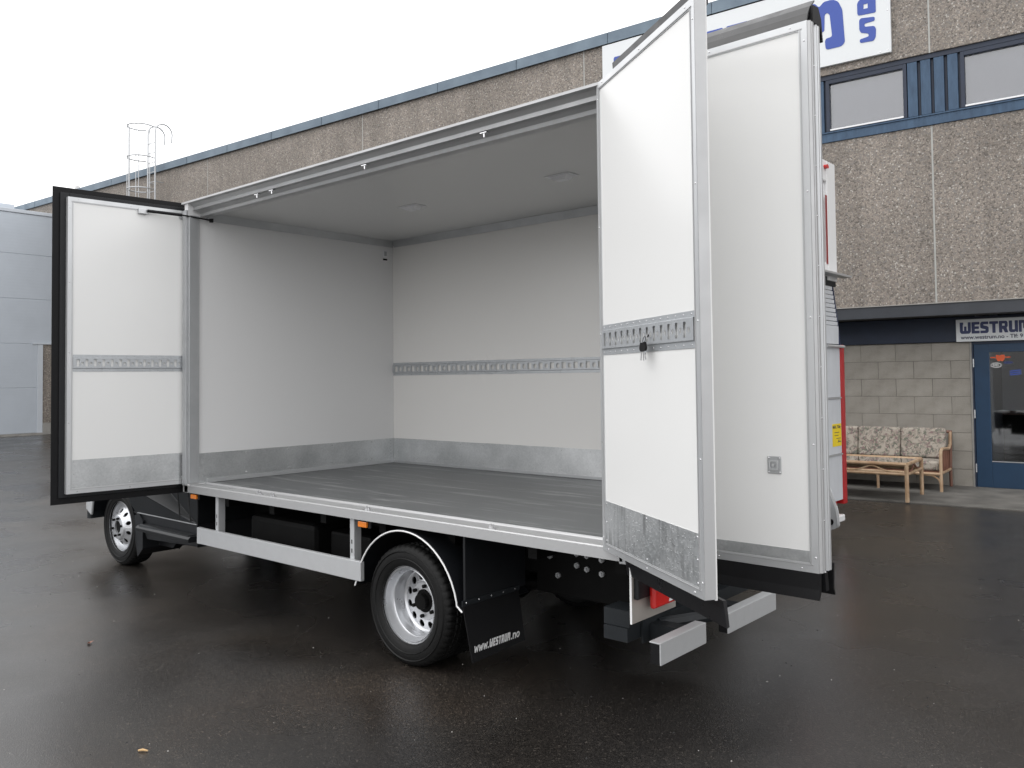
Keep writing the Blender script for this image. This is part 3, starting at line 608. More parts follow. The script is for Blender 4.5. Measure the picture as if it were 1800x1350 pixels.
# bottom rail and cargo floor
rl = MB(); rl.prism([(0, .801), (.05, .801), (.05, .80), (.16, .80), (.16, .862), (.152, .866), (.146, .861), (.14, .855), (.03, .853), (.026, .857), (.02, .857), (.016, .852), (0, .852)], 'x', -.02, L1)
rail = rl.build('bottom_rail', 'rail_metal', trk)
MB().box(.05, L1-.02, .161, WD, .80, ZF-.002).build('cargo_floor', 'cargo_floor_coat', trk)
def catch(x, y=.05, z=.853):
    b_ = MB(); b_.box(x-.03, x+.03, y-.016, y+.016, z+.001, z+.005); b_.prism([(x-.012, z+.005), (x+.012, z+.005), (x+.006, z+.028), (x-.004, z+.028)], 'y', y-.012, y-.006)
    b_.prism([(x-.012, z+.005), (x+.012, z+.005), (x+.006, z+.022), (x-.004, z+.022)], 'y', y+.006, y+.012); b_.build('latch_catch', 'screw', rail)
for x in (.955, 1.116, 2.13, 3.148): catch(x)
ct = MB(); ct.prism([(3.86,.88),(3.91,.875),(3.91,.905),(3.89,.935),(3.885,.90)], 'y', .17, .18); ct.build('latch_hook', 'screw', rail)
# top rail (stepped aluminium section)
tr = MB(); tr.prism([(-.012, 3.036), (-.012, 3.022), (.02, 3.018), (.045, 2.998), (.048, 2.978), (.036, 2.972), (.07, 2.970), (.098, 2.955), (.104, 2.936), (.092, 2.930), (.15, 2.930), (.15, 3.036)], 'x', -.03, L1)
trail = tr.build('top_rail', 'rail_metal', trk, smooth=False)
for x in (.93, 1.114, 2.12, 3.123):
    b_ = MB(); b_.box(x-.024, x+.024, .04, .066, 2.963, 2.968); b_.cyl((x, .05, 2.963), (x, .05, 2.942), .006, 10); b_.build('latch_pin', 'screw', trail)
# ceiling, walls
ceil = MB().box(.05, L1-.02, .151, WD, ZC, ZC+.06).build('ceiling', 'ceiling_panel', trk)
for x, y in ((1.41, 1.085), (2.84, 1.10)):
    b_ = MB(); b_.prism([(x-.10, y-.06), (x+.10, y-.06), (x+.10, y+.06), (x-.10, y+.06)], 'z', ZC-.006, ZC-.0005); q = b_.build('dome_lamp', 'lamp_plastic', ceil, bevel=.003)
    b_ = MB(); b_.add([(x-.07, y-.045, ZC-.0065), (x+.07, y-.045, ZC-.0065), (x+.07, y+.045, ZC-.0065), (x-.07, y+.045, ZC-.0065), (x-.045, y-.03, ZC-.03), (x+.045, y-.03, ZC-.03), (x+.045, y+.03, ZC-.03), (x-.045, y+.03, ZC-.03)],
                     [(7,6,5,4),(0,4,5,1),(1,5,6,2),(2,6,7,3),(3,7,4,0)]); b_.build('dome_lamp_lens', 'lamp_plastic', ceil)
fwall = MB().box(0, .05, .0, WD, .80, 3.03).build('front_wall', 'inner_panel', trk)
bwall = MB().box(-.0, L1, WD+.001, WD+.04, .80, 3.03).build('side_wall', 'far_panel', trk)
MB().box(-.03, L1, -.005+.156, WD+.04, ZC+.061, 3.05).build('roof_skin', 'white_panel', trk)
KT = 1.091
def screws(name, pts, nrm, r=.005, parent=None):
    b_ = MB()
    for p in pts: b_.dome(p, nrm, r, r*.6)
    return b_.build(name, 'screw', parent, stuff=True)
MB().box(.0505, .053, .09, WD-.003, ZF+.001, KT).build('kick_plate', 'galvanised', fwall)
MB().box(.054, .064, .16, WD-.003, ZF+.001, ZF+.03).build('floor_trim', 'aluminium', fwall)
screws('rivets', [(.0535, y, z) for y in (.13, .5, .9, 1.35, 1.8, 2.03) for z in (.915, KT-.02)]+[(.0535, 2.03, z) for z in (.95, .98, 1.01, 1.04)], (1, 0, 0), .005, fwall)
MB().box(.055, L1-.03, WD-.003, WD+.0005, ZF+.001, KT).build('kick_plate', 'galvanised', bwall)
MB().box(.067, L1-.03, WD-.013, WD-.004, ZF+.001, ZF+.022).build('floor_trim', 'aluminium_dull', bwall)
screws('rivets', [(x, WD-.0035, z) for x in [.1+.28*k for k in range(14)] for z in (.915, KT-.02)]+[(.10, WD-.0035, z) for z in (.94, .97, 1.0, 1.03)], (0, -1, 0), .005, bwall)
# cornice strip under the ceiling
MB().prism([(WD-.035, ZC-.001), (WD+.0, ZC-.001), (WD+.0, ZC-.06), (WD-.004, ZC-.06)], 'x', .075, L1-.03).build('cornice', 'aluminium_dull', bwall)
MB().prism([(.0505, ZC-.001), (.085, ZC-.001), (.055, ZC-.06), (.0505, ZC-.06)], 'y', .151, WD-.003).build('cornice', 'aluminium_dull', fwall)
# switch box on the front wall by the corner
sw = MB(); sw.box(.0505, .062, 1.945, 1.995, 2.80, 2.87); s_ = sw.build('switch_box', 'lamp_plastic', fwall, bevel=.003)
MB().box(.0505, .060, 1.95, 1.995, 2.775, 2.79).build('switch_socket', 'rubber', fwall)
MB().box(.063, .0645, 1.955, 1.985, 2.815, 2.858).build('switch_rocker', 'aluminium_dull', fwall)
# E-track cargo rail
def track(name, parent, x0, x1, z0, z1, y, n, mt='track_zinc', pitch=None):
    # runs along local x on a wall whose surface is at y, facing -y
    b_ = MB(); h = z1-z0; zl, zu = z0+.21*h, z1-.19*h; yt = y-.010; yb = y-.0085
    p = (x1-x0-.036)/n; xs = x0+.018
    f = lambda a, c: (a, yt, c); g_ = lambda a, c: (a, yb, c)
    for k in range(n):
        a = xs+k*p
        b_.hole_cell(a, a+p*.5, zl, zu, a+p*.25, (zl+zu)/2, p*.17, (zu-zl)*.36, 'rect', f, mapd=g_, n=8)
        b_.hole_cell(a+p*.5, a+p, zl, zu, a+p*.75, (zl+zu)/2-.002, p*.15, p*.17, 'ell', f, mapd=g_, n=12)
    b_.box(x0, xs, yt, yb, zl, zu); b_.box(xs+n*p, x1, yt, yb, zl, zu)
    b_.add([(x0, yt, zu), (x1, yt, zu), (x1, y-.0025, zu+.004), (x0, y-.0025, zu+.004)], [(0, 1, 2, 3)])
    b_.add([(x0, yt, zl), (x1, yt, zl), (x1, y-.0025, zl-.004), (x0, y-.0025, zl-.004)], [(3, 2, 1, 0)])
    b_.box(x0, x1, y-.0025, y-.0005, zu+.004, z1); b_.box(x0, x1, y-.0025, y-.0005, z0, zl-.004)
    o = b_.build(name, mt, parent)
    c = MB()
    for k in range(n+1):
        for z in ((z1+zu+.004)/2, (z0+zl-.004)/2): c.dome((xs+k*p*.995, y-.003, z), (0, -1, 0), .0035, .002)
    c.build('rivets', 'screw', parent, stuff=True)
    return o
track('cargo_track', bwall, .053, L1-.03, 1.683, 1.803, WD, 33)
# posts
po = MB(); po.box(-.005, .05, -.0155, .0, .853, 2.97); po.box(.0505, .075, .0, .07, .868, 2.93); po.box(.0505, .072, .071, .082, .868, 2.93)
po.build('front_post', 'aluminium_dull', trk, bevel=.002)
MB().box(L1-.0195, L1+.05, .0, .09, .79, 3.05).build('rear_post', 'aluminium_dull', trk, bevel=.003)
MB().box(L1-.0195, L1+.05, WD-.05, WD+.04, .79, 3.05).build('rear_post', 'aluminium_dull', trk, bevel=.003)
MB().box(L1-.0195, L1+.05, .0905, WD-.051, .80, .859).build('rear_sill', 'aluminium_dull', trk)
MB().box(L1-.0195, L1+.05, .0905, WD-.051, 2.967, 3.05).build('rear_header', 'aluminium_dull', trk)
# rear doors (closed right leaf of the rear opening)
rd = MB().box(L1+.0, L1+.045, 1.05, WD-.055, .862, 2.965).build('rear_door', 'white_panel', trk)
MB().box(L1+.0451, L1+.065, 1.2, 1.22, .95, 2.9).build('lock_rod', 'aluminium', rd)

# ---- open doors
def side_door(loc, ang, w, z0, z1, kick, tr0, tr1, seal_side, seal_start=.0, seal_end=None, kind='track', n=13, label=None, mt='white_panel', kickm='galvanised', th=.045, endw=.0):
    D = pivot('side_door', trk, (loc[0], loc[1], 0), ang)
    if label: D['label'] = label
    fwid = .036; se = w if seal_end is None else seal_end
    MB().box(fwid, w-fwid, .004, th-.004, z0+fwid, z1-fwid).build('door_panel', mt, D)
    fr = MB(); f_ = .036
    for (a, c, d, e) in ((0, f_, z0, z1), (w-f_, w, z0, z1), (f_, w-f_, z0, z0+f_), (f_, w-f_, z1-f_, z1)): fr.box(a, c, 0, th, d, e)
    fr.build('door_frame', 'aluminium', D)
    # inner bead of the frame
    bd = MB()
    for (a, c, d, e) in ((f_*.62, w-f_*.62, z0+f_-.008, z0+f_-.004), (f_*.62, w-f_*.62, z1-f_+.004, z1-f_+.008)): bd.box(a, c, -.003, -.0002, d, e)
    for a in (f_-.008, w-f_+.004): bd.box(a, a+.004, -.003, -.0002, z0+f_-.003, z1-f_+.003)
    bd.build('frame_bead', 'rail_metal', D)
    if kind == 'track':
        MB().box(f_+.001, w-f_-.001, .0015, .0038, z0+f_+.002, kick).build('kick_plate', kickm, D)
        track('cargo_track', D, f_+.002, w-f_-.002, tr0, tr1, .0038, n)
        sp = [(x, .0012, z) for x in (f_+.012, w*.5, w-f_-.012) for z in (kick-.012, (kick+z0)/2+.02, z0+f_+.015)]
        sp = [q for q in sp if not (abs(q[0]-w*.5) < .01 and abs(q[2]-((kick+z0)/2+.02)) < .01)]
    else:
        MB().box(f_+.001, w-f_-.001, .0015, .0038, z0+f_+.002, kick).build('kick_plate', kickm, D); sp = []
    sp += [(x, -.0002, z) for x in (f_*.35, w-f_*.35) for z in (z0+.06, z0+.5, z0+1.0, z0+1.5, z1-.08)]+[(x, -.0002, z) for x in (.07, w*.5, w-.07) for z in (z0+.014, z1-.014)]
    screws('rivets', sp, (0, -1, 0), .0045, D)
    return D
# left leaf, hinged on the front post; outer skin with wide rubber lips
DL = side_door((-.115, -.815), R(84), .862, .862, 2.975, 1.10, 1.727, 1.848, 0, n=13, label='left door leaf, opened past square at the cab end')
lip = MB(); w = .862; z0, z1 = .862, 2.975; a = .075
def flap_frame(b_, x0, x1, zz0, zz1, y0, y1, wid):
    b_.box(x0, x0+wid, y0, y1, zz0, zz1); b_.box(x1-wid*.3, x1, y0, y1, zz0, zz1); b_.box(x0+wid, x1-wid*.3, y0, y1, zz0, zz0+wid); b_.box(x0+wid, x1-wid*.3, y0, y1, zz1-wid, zz1)
flap_frame(lip, -.085, w-.004, z0-.075, z1+.075, .062, .068, .12); lip.build('rubber_seal', 'rubber', DL, bevel=.002)
lip = MB(); flap_frame(lip, -.038, w-.006, z0-.03, z1+.035, .046, .061, .06); lip.build('outer_frame', 'plastic_black', DL, bevel=.003)
MB().box(.0, w-.01, .069, .073, z0, z1).build('outer_skin', 'white_panel', DL)
# gas strut holding the left leaf
st = MB(); st.cyl((.54, -.03, 2.935), (.78, -.085, 2.925), .012, 10); st.cyl((.78, -.085, 2.925), (.99, -.14, 2.90), .006, 8); st.cyl((.975, -.13, 2.90), (1.0, -.145, 2.90), .016, 8)
st.build('gas_strut', 'rubber', DL, smooth=True)
b_ = MB(); b_.box(.48, .55, -.022, -.001, 2.912, 2.95); b_.build('strut_bracket', 'aluminium', DL, bevel=.003)
hb = MB(); hb.prism(rounded([(w-.075, 2.93), (w-.005, 2.93), (w-.005, 2.79), (w-.03, 2.80), (w-.035, 2.90), (w-.075, 2.915)], .008), 'y', -.004, -.0008); hb.build('hinge_plate', 'aluminium_dull', DL)
# right leaf A, swung out toward the viewer
DA = side_door((3.895, -.002), R(-33), .955, .846, 3.032, 1.076, 1.748, 1.886, 0, n=13, label='right door leaf with keys on its track, swung out toward the viewer', kickm='galvanised_wet')
w = .955; z0, z1 = .846, 3.032
MB().box(w+.0005, w+.004, .001, .044, z0+.002, z1-.002).build('edge_profile', 'rail_metal', DA)
MB().box(.03, w-.004, .0455, .054, z0-.005, z1-.002).build('outer_skin', 'white_panel', DA)
fl = MB(); fl.prism([(.06, z0+.0), (.075, z0+.0), (.085, z0-.095), (.075, z0-.10), (.066, z0-.03)], 'x', .10, w+.022); fl.build('bottom_flap', 'rubber_flap', DA)
fl = MB(); fl.prism([(.056, z1-.02), (.064, z1-.02), (.070, z1+.03), (.064, z1+.085), (.058, z1+.085), (.062, z1+.03)], 'x', .06, w-.01); fl.build('top_flap', 'rubber_flap', DA)
# rear leaves B folded back beyond the rear corner
WB = .86
DB = side_door((4.04, .034), R(-1), WB, .872, 3.055, .955, 1.7, 1.8, 0, kind='plain', label='rear leaf folded back in line with the side, recessed lock low on it')
lk = MB(); lx, lz = .685, 1.283
lk.box(lx-.029, lx+.029, -.001, .0035, lz-.035, lz+.035); lk.build('lock_plate', 'aluminium_dull', DB, bevel=.003)
lk = MB(); lk.prism(rounded([(lx-.019, lz-.02), (lx+.019, lz-.02), (lx+.019, lz+.02), (lx-.019, lz+.02)], .008), 'y', -.006, -.0015, [rounded([(lx-.014, lz-.014), (lx+.013, lz-.014), (lx+.013, lz+.014), (lx-.014, lz+.014)], .006)[::-1]])
lk.cyl((lx-.002, -.0015, lz), (lx-.002, -.008, lz), .006, 10); lk.build('lock_handle', 'aluminium', DB)
screws('rivets', [(lx+sx*.023, -.0012, lz+sz*.029) for sx in (-1, 1) for sz in (-1, 1)], (0, -1, 0), .004, DB)
for (y0, y1, mt_) in ((-.0, .042, 'rail_metal'), (.058, .10, 'aluminium')):
    pr = MB(); pr.prism([(WB+.001, y0+.001), (WB+.012, y0+.006), (WB+.012, y0+.014), (WB+.006, y0+.019), (WB+.012, y0+.024), (WB+.012, y1-.004), (WB+.001, y1)], 'z', .874, 3.053); pr.build('edge_profile', mt_, DB)
screws('rivets', [(WB+.0125, .031, .874+.2*k) for k in range(11)], (1, 0, 0), .004, DB)
MB().box(.0, WB, .046, .054, .88, 3.05).build('seal_gap', 'rubber', DB)
MB().box(.0, WB, .058, .10, .874, 3.053).build('second_panel', 'white_panel', DB)
fl = MB()
def flap_sheet(b_, x0, x1, prof, sl=0):
    b_.prism(prof, 'x', x0, x1)
flap_sheet(fl, .0, WB+.006, [(-.002, .871), (.008, .871), (.004, .80), (-.012, .772), (-.02, .772), (-.008, .81)]); fl.build('bottom_flap', 'rubber', DB)
fl = MB(); flap_sheet(fl, .0, WB+.016, [(.10, .90), (.112, .90), (.108, .80), (.12, .775), (.112, .772), (.098, .80)]); fl.build('bottom_flap', 'rubber', DB)
fl = MB(); fl.prism([(.02, .871), (.05, .871), (.06, .80), (.03, .80)], 'x', WB-.03, WB+.014); fl.build('bottom_flap', 'rubber', DB)
fl = MB(); flap_sheet(fl, -.0, WB-.0, [(.0, 3.056), (.008, 3.056), (.022, 3.085), (.045, 3.12), (.085, 3.158), (.081, 3.162), (.038, 3.124), (.012, 3.088)]); fl.build('top_flap', 'rubber_flap', DB)
fl = MB(); fl.prism([(.03, 3.054), (.105, 3.054), (.125, 3.00), (.132, 3.00), (.118, 3.09), (.09, 3.13), (.04, 3.125)], 'x', WB-.03, WB+.012); fl.build('top_flap', 'rubber', DB)

# ---- running gear
def tyre(cx, y0, width, parent, Rr=.345, ri=.215):
    yo, yi = 0, width
    prof = [(ri+.004, .012), (ri+.012, .002), (ri+.03, -.006), (ri+.06, -.012), (Rr-.035, -.008), (Rr-.017, .002), (Rr-.004, .014), (Rr, .03), (Rr, .052), (Rr-.008, .056), (Rr-.008, .064), (Rr, .068), (Rr, width/2-.006), (Rr-.008, width/2-.003), (Rr-.008, width/2+.003), (Rr, width/2+.006), (Rr, width-.03), (Rr-.004, width-.014), (Rr-.035, width+.008), (ri+.03, width+.006), (ri+.004, width-.012)]
    def rf(i, k, r):
        if i in (6, 7, 8) and (k % 6) in (0, 1): return r-.0055
        if i in (11, 12, 15, 16) and (k % 6) in (3, 4): return r-.006
        return r
    b_ = MB(); b_.lathe(prof, (cx, y0, .345), 300, rf)
    t = b_.build('tyre', 'tyre', parent, smooth=True)
    rb = MB(); rb.lathe([(ri+.048, -.0085), (ri+.052, -.0150), (ri+.056, -.0105)], (cx, y0, .345), 72); rb.lathe([(Rr-.042, -.0085), (Rr-.037, -.0140), (Rr-.032, -.0070)], (cx, y0, .345), 72)
    rb.build('sidewall_rib', 'tyre', parent, smooth=True)
    return t
def disc(b_, cx, yf, r0, r1, rh, na, aw, bw_, y_r, n=10, dep=.008):
    for k in range(n):
        t0 = 2*pi*k/n; t1 = 2*pi*(k+1)/n
        f = lambda t, r, t0=t0: (cx+r*cos(t), yf+y_r(r), .345+r*sin(t))
        g_ = lambda t, r: (cx+r*cos(t), yf+y_r(r)+dep, .345+r*sin(t))
        b_.hole_cell(t0, t1, r0, r1, (t0+t1)/2, rh, aw/rh, bw_, 'ell', f, mapd=g_, n=20)
def wheel_rear(cx):
    w_ = pivot('wheel', trk, (0, 0, 0), 0); w_['label'] = 'rear twin wheel with deep dished silver rim'
    tyre(cx, .035, .185, w_); tyre(cx, .245, .185, w_)
    b_ = MB(); b_.lathe([(.222, .008), (.226, .014), (.226, .024), (.214, .026), (.207, .020), (.206, .028), (.200, .045), (.196, .07), (.190, .078), (.190, .11), (.189, .125), (.184, .135), (.183, .150), (.176, .158), (.170, .160)], (cx, .03, .345), 72)
    disc(b_, cx, .03, .112, .170, .143, 10, .0225, .0225, lambda r: .160-(.170-r)*.22, 12)
    b_.lathe([(.112, .147), (.107, .140), (.068, .140), (.066, .16)], (cx, .03, .345), 48)
    b_.build('rim', 'rim_silver', w_, smooth=True)
    b_ = MB(); b_.lathe([(.225, .016), (.21, .10), (.20, .25), (.0, .26)], (cx, .038, .345), 48); b_.build('rim_barrel', 'rim_hole', w_, smooth=True)
    b_ = MB()
    for k in range(6):
        t = 2*pi*(k+.4)/6; b_.cyl((cx+.088*cos(t), .170, .345+.088*sin(t)), (cx+.088*cos(t), .152, .345+.088*sin(t)), .0115, 6)
    b_.cyl((cx, .25, .345), (cx, .165, .345), .064, 20); b_.cyl((cx, .165, .345), (cx, .135, .345), .045, 20); b_.build('hub', 'chassis_black', w_, smooth=False)
def wheel_front(cx, yw):
    w_ = pivot('wheel', trk, (0, 0, 0), 0); w_['label'] = 'front wheel with bulging silver rim'
    tyre(cx, yw, .19, w_)
    b_ = MB(); y0 = yw-.005
    b_.lathe([(.222, .004), (.226, .012), (.226, .022), (.216, .026), (.208, .022), (.205, .035), (.198, .055), (.180, .05), (.168, .036)], (cx, y0, .345), 72)
    disc(b_, cx, y0, .115, .168, .140, 10, .018, .021, lambda r: .036-(.168-r)*.75, 10)
    b_.lathe([(.115, -.004), (.108, -.016), (.10, -.020), (.058, -.020), (.056, .01)], (cx, y0, .345), 48)
    b_.build('rim', 'rim_silver', w_, smooth=True)
    b_ = MB(); b_.lathe([(.225, .016), (.19, .08), (.0, .085)], (cx, y0+.005, .345), 48); b_.build('rim_barrel', 'rim_hole', w_, smooth=True)
    b_ = MB()
    for k in range(6):
        t = 2*pi*(k+.2)/6; b_.cyl((cx+.082*cos(t), y0-.018, .345+.082*sin(t)), (cx+.082*cos(t), y0-.040, .345+.082*sin(t)), .011, 6)
    b_.cyl((cx, y0, .345), (cx, y0-.006, .345), .055, 24); b_.build('hub', 'chassis_black', w_)
XR, XF = 2.496, -1.533
wheel_rear(XR); wheel_front(XF, .20)
for (cx, ys) in ((XR, (1.62, 1.83)), (XF, (1.65,))):
    w_ = pivot('wheel', trk, (0, 0, 0), 0); w_['label'] = 'far side wheel seen under the truck'
    for y_ in ys: tyre(cx, y_, .185, w_)
    b_ = MB(); b_.lathe([(.22, .02), (.19, .10), (.0, .10)], (cx, ys[0], .345), 40); b_.build('rim', 'rim_silver', w_, smooth=True)
# rear arch
RA = .435; fx = 2.50
arc = [(fx+RA*cos(R(t)), .345+RA*sin(R(t))-.005) for t in range(188, -9, -7)]
arc = [(arc[0][0]-.012, .40)] + [q for q in arc if q[1] > .405] + [(arc[-1][0]-.005, .42), (arc[-1][0]+.035, .392)]
ms = MB(); K = len(arc)
def off(pts, d):
    out = []
    for i, p in enumerate(pts):
        a = Vector(pts[max(i-1, 0)]); c = Vector(pts[min(i+1, len(pts)-1)]); t = (c-a).normalized(); out.append((p[0]-t.y*d, p[1]+t.x*d))
    return out
o1 = off(arc, .008)
loop = arc+o1[::-1]
ms.prism(loop, 'y', .012, .56); mg = ms.build('mudguard', 'plastic_black', trk, smooth=True)
MB().tube([(p[0], .008, p[1]) for p in arc], .0048, 8).build('mudguard_trim', 'white_paint', mg, smooth=True)
MB().box(2.955, 2.97, .03, .53, .44, .80).build('mudguard_back', 'plastic_black', mg)
MB().box(2.971, 2.976, .0, .47, .425, .455).build('clamp_strip', 'chassis_grey', mg)
screws('rivets', [(2.9765, y, .44) for y in (.03, .13, .23, .33, .43)], (1, 0, 0), .005, mg)
fp = MB(); fp.add([(2.977, .005, .424), (2.977, .46, .424), (3.01, .475, .145), (3.02, .03, .13), (2.970, .005, .424), (2.970, .46, .424), (3.003, .475, .145), (3.013, .03, .13)], [(0, 3, 2, 1), (4, 5, 6, 7), (0, 1, 5, 4), (1, 2, 6, 5), (2, 3, 7, 6), (3, 0, 4, 7)])
flap = fp.build('mud_flap', 'rubber', mg)
# web address on the flap
def flaptext():
    h = .05
    def place(o, y, z): 
        o.rotation_euler = (R(90), R(0), R(90)); o.location = (3.0215, y, z)
    wt = MB(); x = 0
    def wstroke(b_, x, h, wd):
        t = .016; pts = [(0, 1), (.2, 0), (.36, 0), (.5, .6), (.64, 0), (.8, 0), (1, 1), (.84, 1), (.71, .38), (.58, .85), (.42, .85), (.29, .38), (.16, 1)]
        b_.prism([(q[0]*wd+x, q[1]*h) for q in pts], 'y', -.0012, 0)
    for k in range(3): wstroke(wt, x, h*.8, .036); x += .038
    wt.box(x+.002, x+.010, -.0012, 0, 0, .010); x += .017
    for c_ in 'WESTRUM':
        o_, hs_, w_ = GL[c_]
        wt.prism([(q[0]*h*.52+x, q[1]*h) for q in o_], 'y', -.0012, 0, [[(q[0]*h*.52+x, q[1]*h) for q in q2] for q2 in hs_]); x += (w_+.2)*h*.52
    x += .004; wt.box(x, x+.008, -.0012, 0, 0, .010); x += .016
    wt.prism([(x, 0), (x+.008, 0), (x+.008, h*.5), (x+.016, h*.58), (x+.021, h*.5), (x+.021, 0), (x+.029, 0), (x+.029, h*.62), (x+.02, h*.75), (x, h*.75)], 'y', -.0012, 0); x += .035
    wt.prism([(x+.013+.015*cos(2*pi*k/16), h*.375+h*.375*sin(2*pi*k/16)) for k in range(16)], 'y', -.0012, 0, [[(x+.013+.008*cos(2*pi*k/16), h*.375+h*.22*sin(2*pi*k/16)) for k in range(16)]]); x += .03
    s_ = .375/x
    o = wt.build('lettering', 'text_white', flap)
    # flap surface leans back slightly: lay the print on it
    o.matrix_local = Matrix.Translation((3.0148, .045, .178)) @ Matrix.Rotation(R(90), 4, 'Z') @ Matrix.Rotation(R(7.0), 4, 'X') @ Matrix.Diagonal((s_, 1, s_, 1))
flaptext()
# side guard
MB().box(.24, 2.12, .0, .03, .432, .55).build('side_guard', 'guard_metal', trk, bevel=.003)
MB().box(.19, .238, -.001, .031, .431, .551).build('side_guard_cap', 'guard_metal', trk, bevel=.003)
for x in (.42, 2.0):
    p = MB(); p.box(x-.018, x+.018, .032, .037, .44, .795); p.box(x+.0185, x+.0225, .032, .085, .44, .795); q = p.build('guard_bracket', 'guard_metal', trk)
    c = MB()
    for z in (.585, .64): c.box(x-.005, x+.003, .0306, .0318, z, z+.025)
    c.build('bracket_slot', 'rim_hole', q)
# marker lamps
for x in (.115, 2.125):
    p = MB(); p.box(x-.05, x+.055, .03, .038, .752, .792); q = p.build('marker_lamp', 'chassis_grey', trk)
    MB().box(x-.045, x+.035, .012, .0295, .755, .789).build('lens', 'orange_lens', q, bevel=.004)
# chassis
ch_ = MB()
for y in (.66, 1.42): ch_.box(-1.9, 4.0, y-.035, y+.035, .50, .66)
for x in (.6, 1.5, 3.3): ch_.box(x, x+.07, .695, 1.385, .52, .64)
chs = ch_.build('chassis_rail', 'chassis_black', trk, bevel=.004)
cb = MB()
for x in (.3, .9, 1.5, 2.1, 2.7, 3.3, 3.85): cb.box(x, x+.06, .165, WD, .70, .798)
cb.box(.1, 3.95, .60, .70, .662, .699); cb.box(.1, 3.95, 1.38, 1.48, .662, .699)
cb.build('cross_member', 'chassis_black', trk)
BOLTS = ((3.107, .616), (3.165, .513), (3.30, .653), (3.37, .65), (3.30, .587), (3.37, .575), (3.47, .563), (3.47, .64))
MB().box(3.0, 3.97, .60, .618, .40, .70).build('hitch_plate', 'chassis_black', trk, bevel=.004)
hb_ = MB()
for x, z in ((3.20, .655), (3.25, .52), (3.50, .69), (3.50, .61), (3.60, .70), (3.60, .61), (3.74, .70), (3.74, .60)):
    pass
for x, z in BOLTS: hb_.cyl((x, .599, z), (x, .585, z), .017, 6); hb_.cyl((x, .585, z), (x, .575, z), .009, 8)
hb_.build('bolt', 'aluminium_dull', trk, stuff=True)
MB().tube([(XR, .30, .345), (XR, .85, .345), (XR, .95, .36), (XR, 1.0, .345), (XR, 1.25, .345), (XR, 1.8, .345)], [.05, .05, .14, .15, .05, .05], 14).build('rear_axle', 'chassis_black', trk, smooth=True)
lf = MB(); lf.tube([(1.7, .66, .47), (2.1, .66, .41), (2.5, .66, .39), (2.9, .66, .41), (3.3, .66, .47)], .032, 8); lf.tube([(1.7, 1.42, .47), (2.1, 1.42, .41), (2.5, 1.42, .39), (2.9, 1.42, .41), (3.3, 1.42, .47)], .032, 8); lf.build('leaf_spring', 'chassis_black', trk, smooth=True)
MB().box(.55, 1.35, .22, .6, .40, .66).build('fuel_tank', 'chassis_black', trk, bevel=.04)
MB().box(1.42, 1.85, .30, .6, .42, .62).build('battery_box', 'chassis_black', trk, bevel=.02)
sw_ = MB(); sw_.tube([(3.25, .75, .28), (3.5, .95, .235), (3.75, 1.15, .30)], .03, 8)
MB().tube([(2.7, .9, .37), (3.1, .98, .36), (3.6, 1.05, .37), (3.95, 1.05, .37)], .04, 10).build('exhaust_pipe', 'chassis_black', trk, smooth=True)
MB().tube([(3.3, 1.1, .36), (3.75, 1.15, .33)], .15, 18).build('spare_wheel_well', 'chassis_black', trk, smooth=True)
# rear light board, lamp
tl = MB().box(4.052, 4.06, -.018, .366, .533, .785).build('light_board', 'ground_reflection_steel', trk)
MB().box(4.051, 4.061, -.021, -.0185, .533, .785).build('board_edge', 'white_paint', tl)
MB().box(4.0615, 4.085, -.005, .34, .64, .784).build('lamp_housing', 'plastic_black', tl, bevel=.006)
MB().box(4.0855, 4.115, .085, .338, .585, .725).build('tail_lamp', 'red_lens', tl, bevel=.012)
MB().prism([(.21, .60), (.30, .60), (.25, .705)], 'x', 4.1155, 4.1185).build('reversing_lens', 'clear_lens', tl)
MB().box(4.052, 4.06, 1.72, 2.09, .533, .785).build('light_board', 'ground_reflection_steel', trk)
MB().box(4.0605, 4.10, 1.75, 2.0, .585, .725).build('tail_lamp', 'red_lens', trk, bevel=.012)
# underrun arms and bars
tb_ = MB(); tb_.prism([(0.02, .50), (.15, .50), (.15, .575), (.02, .575)], 'x', 3.88, 4.02, [[(.028, .508), (.028, .567), (.142, .567), (.142, .508)]]); tb_.box(3.885, 4.015, .01, 2.05, .435, .498)
tb_.build('underrun_tube', 'chassis_grey', trk)
for x, y0, y1, yc, zz in ((4.24, -.085, .32, .22, .415), (4.255, .51, 1.06, .74, .415)):
    p = MB(); p.box(4.02, x-.012, yc-.04, yc+.04, .42, .49); p.box(4.018, 4.03, yc-.1, yc+.1, .41, .53); p.build('underrun_arm', 'chassis_grey', trk)
    p = MB(); p.box(x, x+.006, y0, y1, .405, .50); p.box(x-.05, x-.0005, y0, y1, .494, .50); q = p.build('underrun_bar', 'guard_metal', trk, bevel=.0015)
    MB().box(x-.045, x-.0008, y0+.001, y0+.008, .407, .493).build('end_cap', 'rubber', q)
MB().tube([(4.03, .25, .47), (4.2, .62, .47)], .03, 8).build('brace', 'chassis_grey', trk)

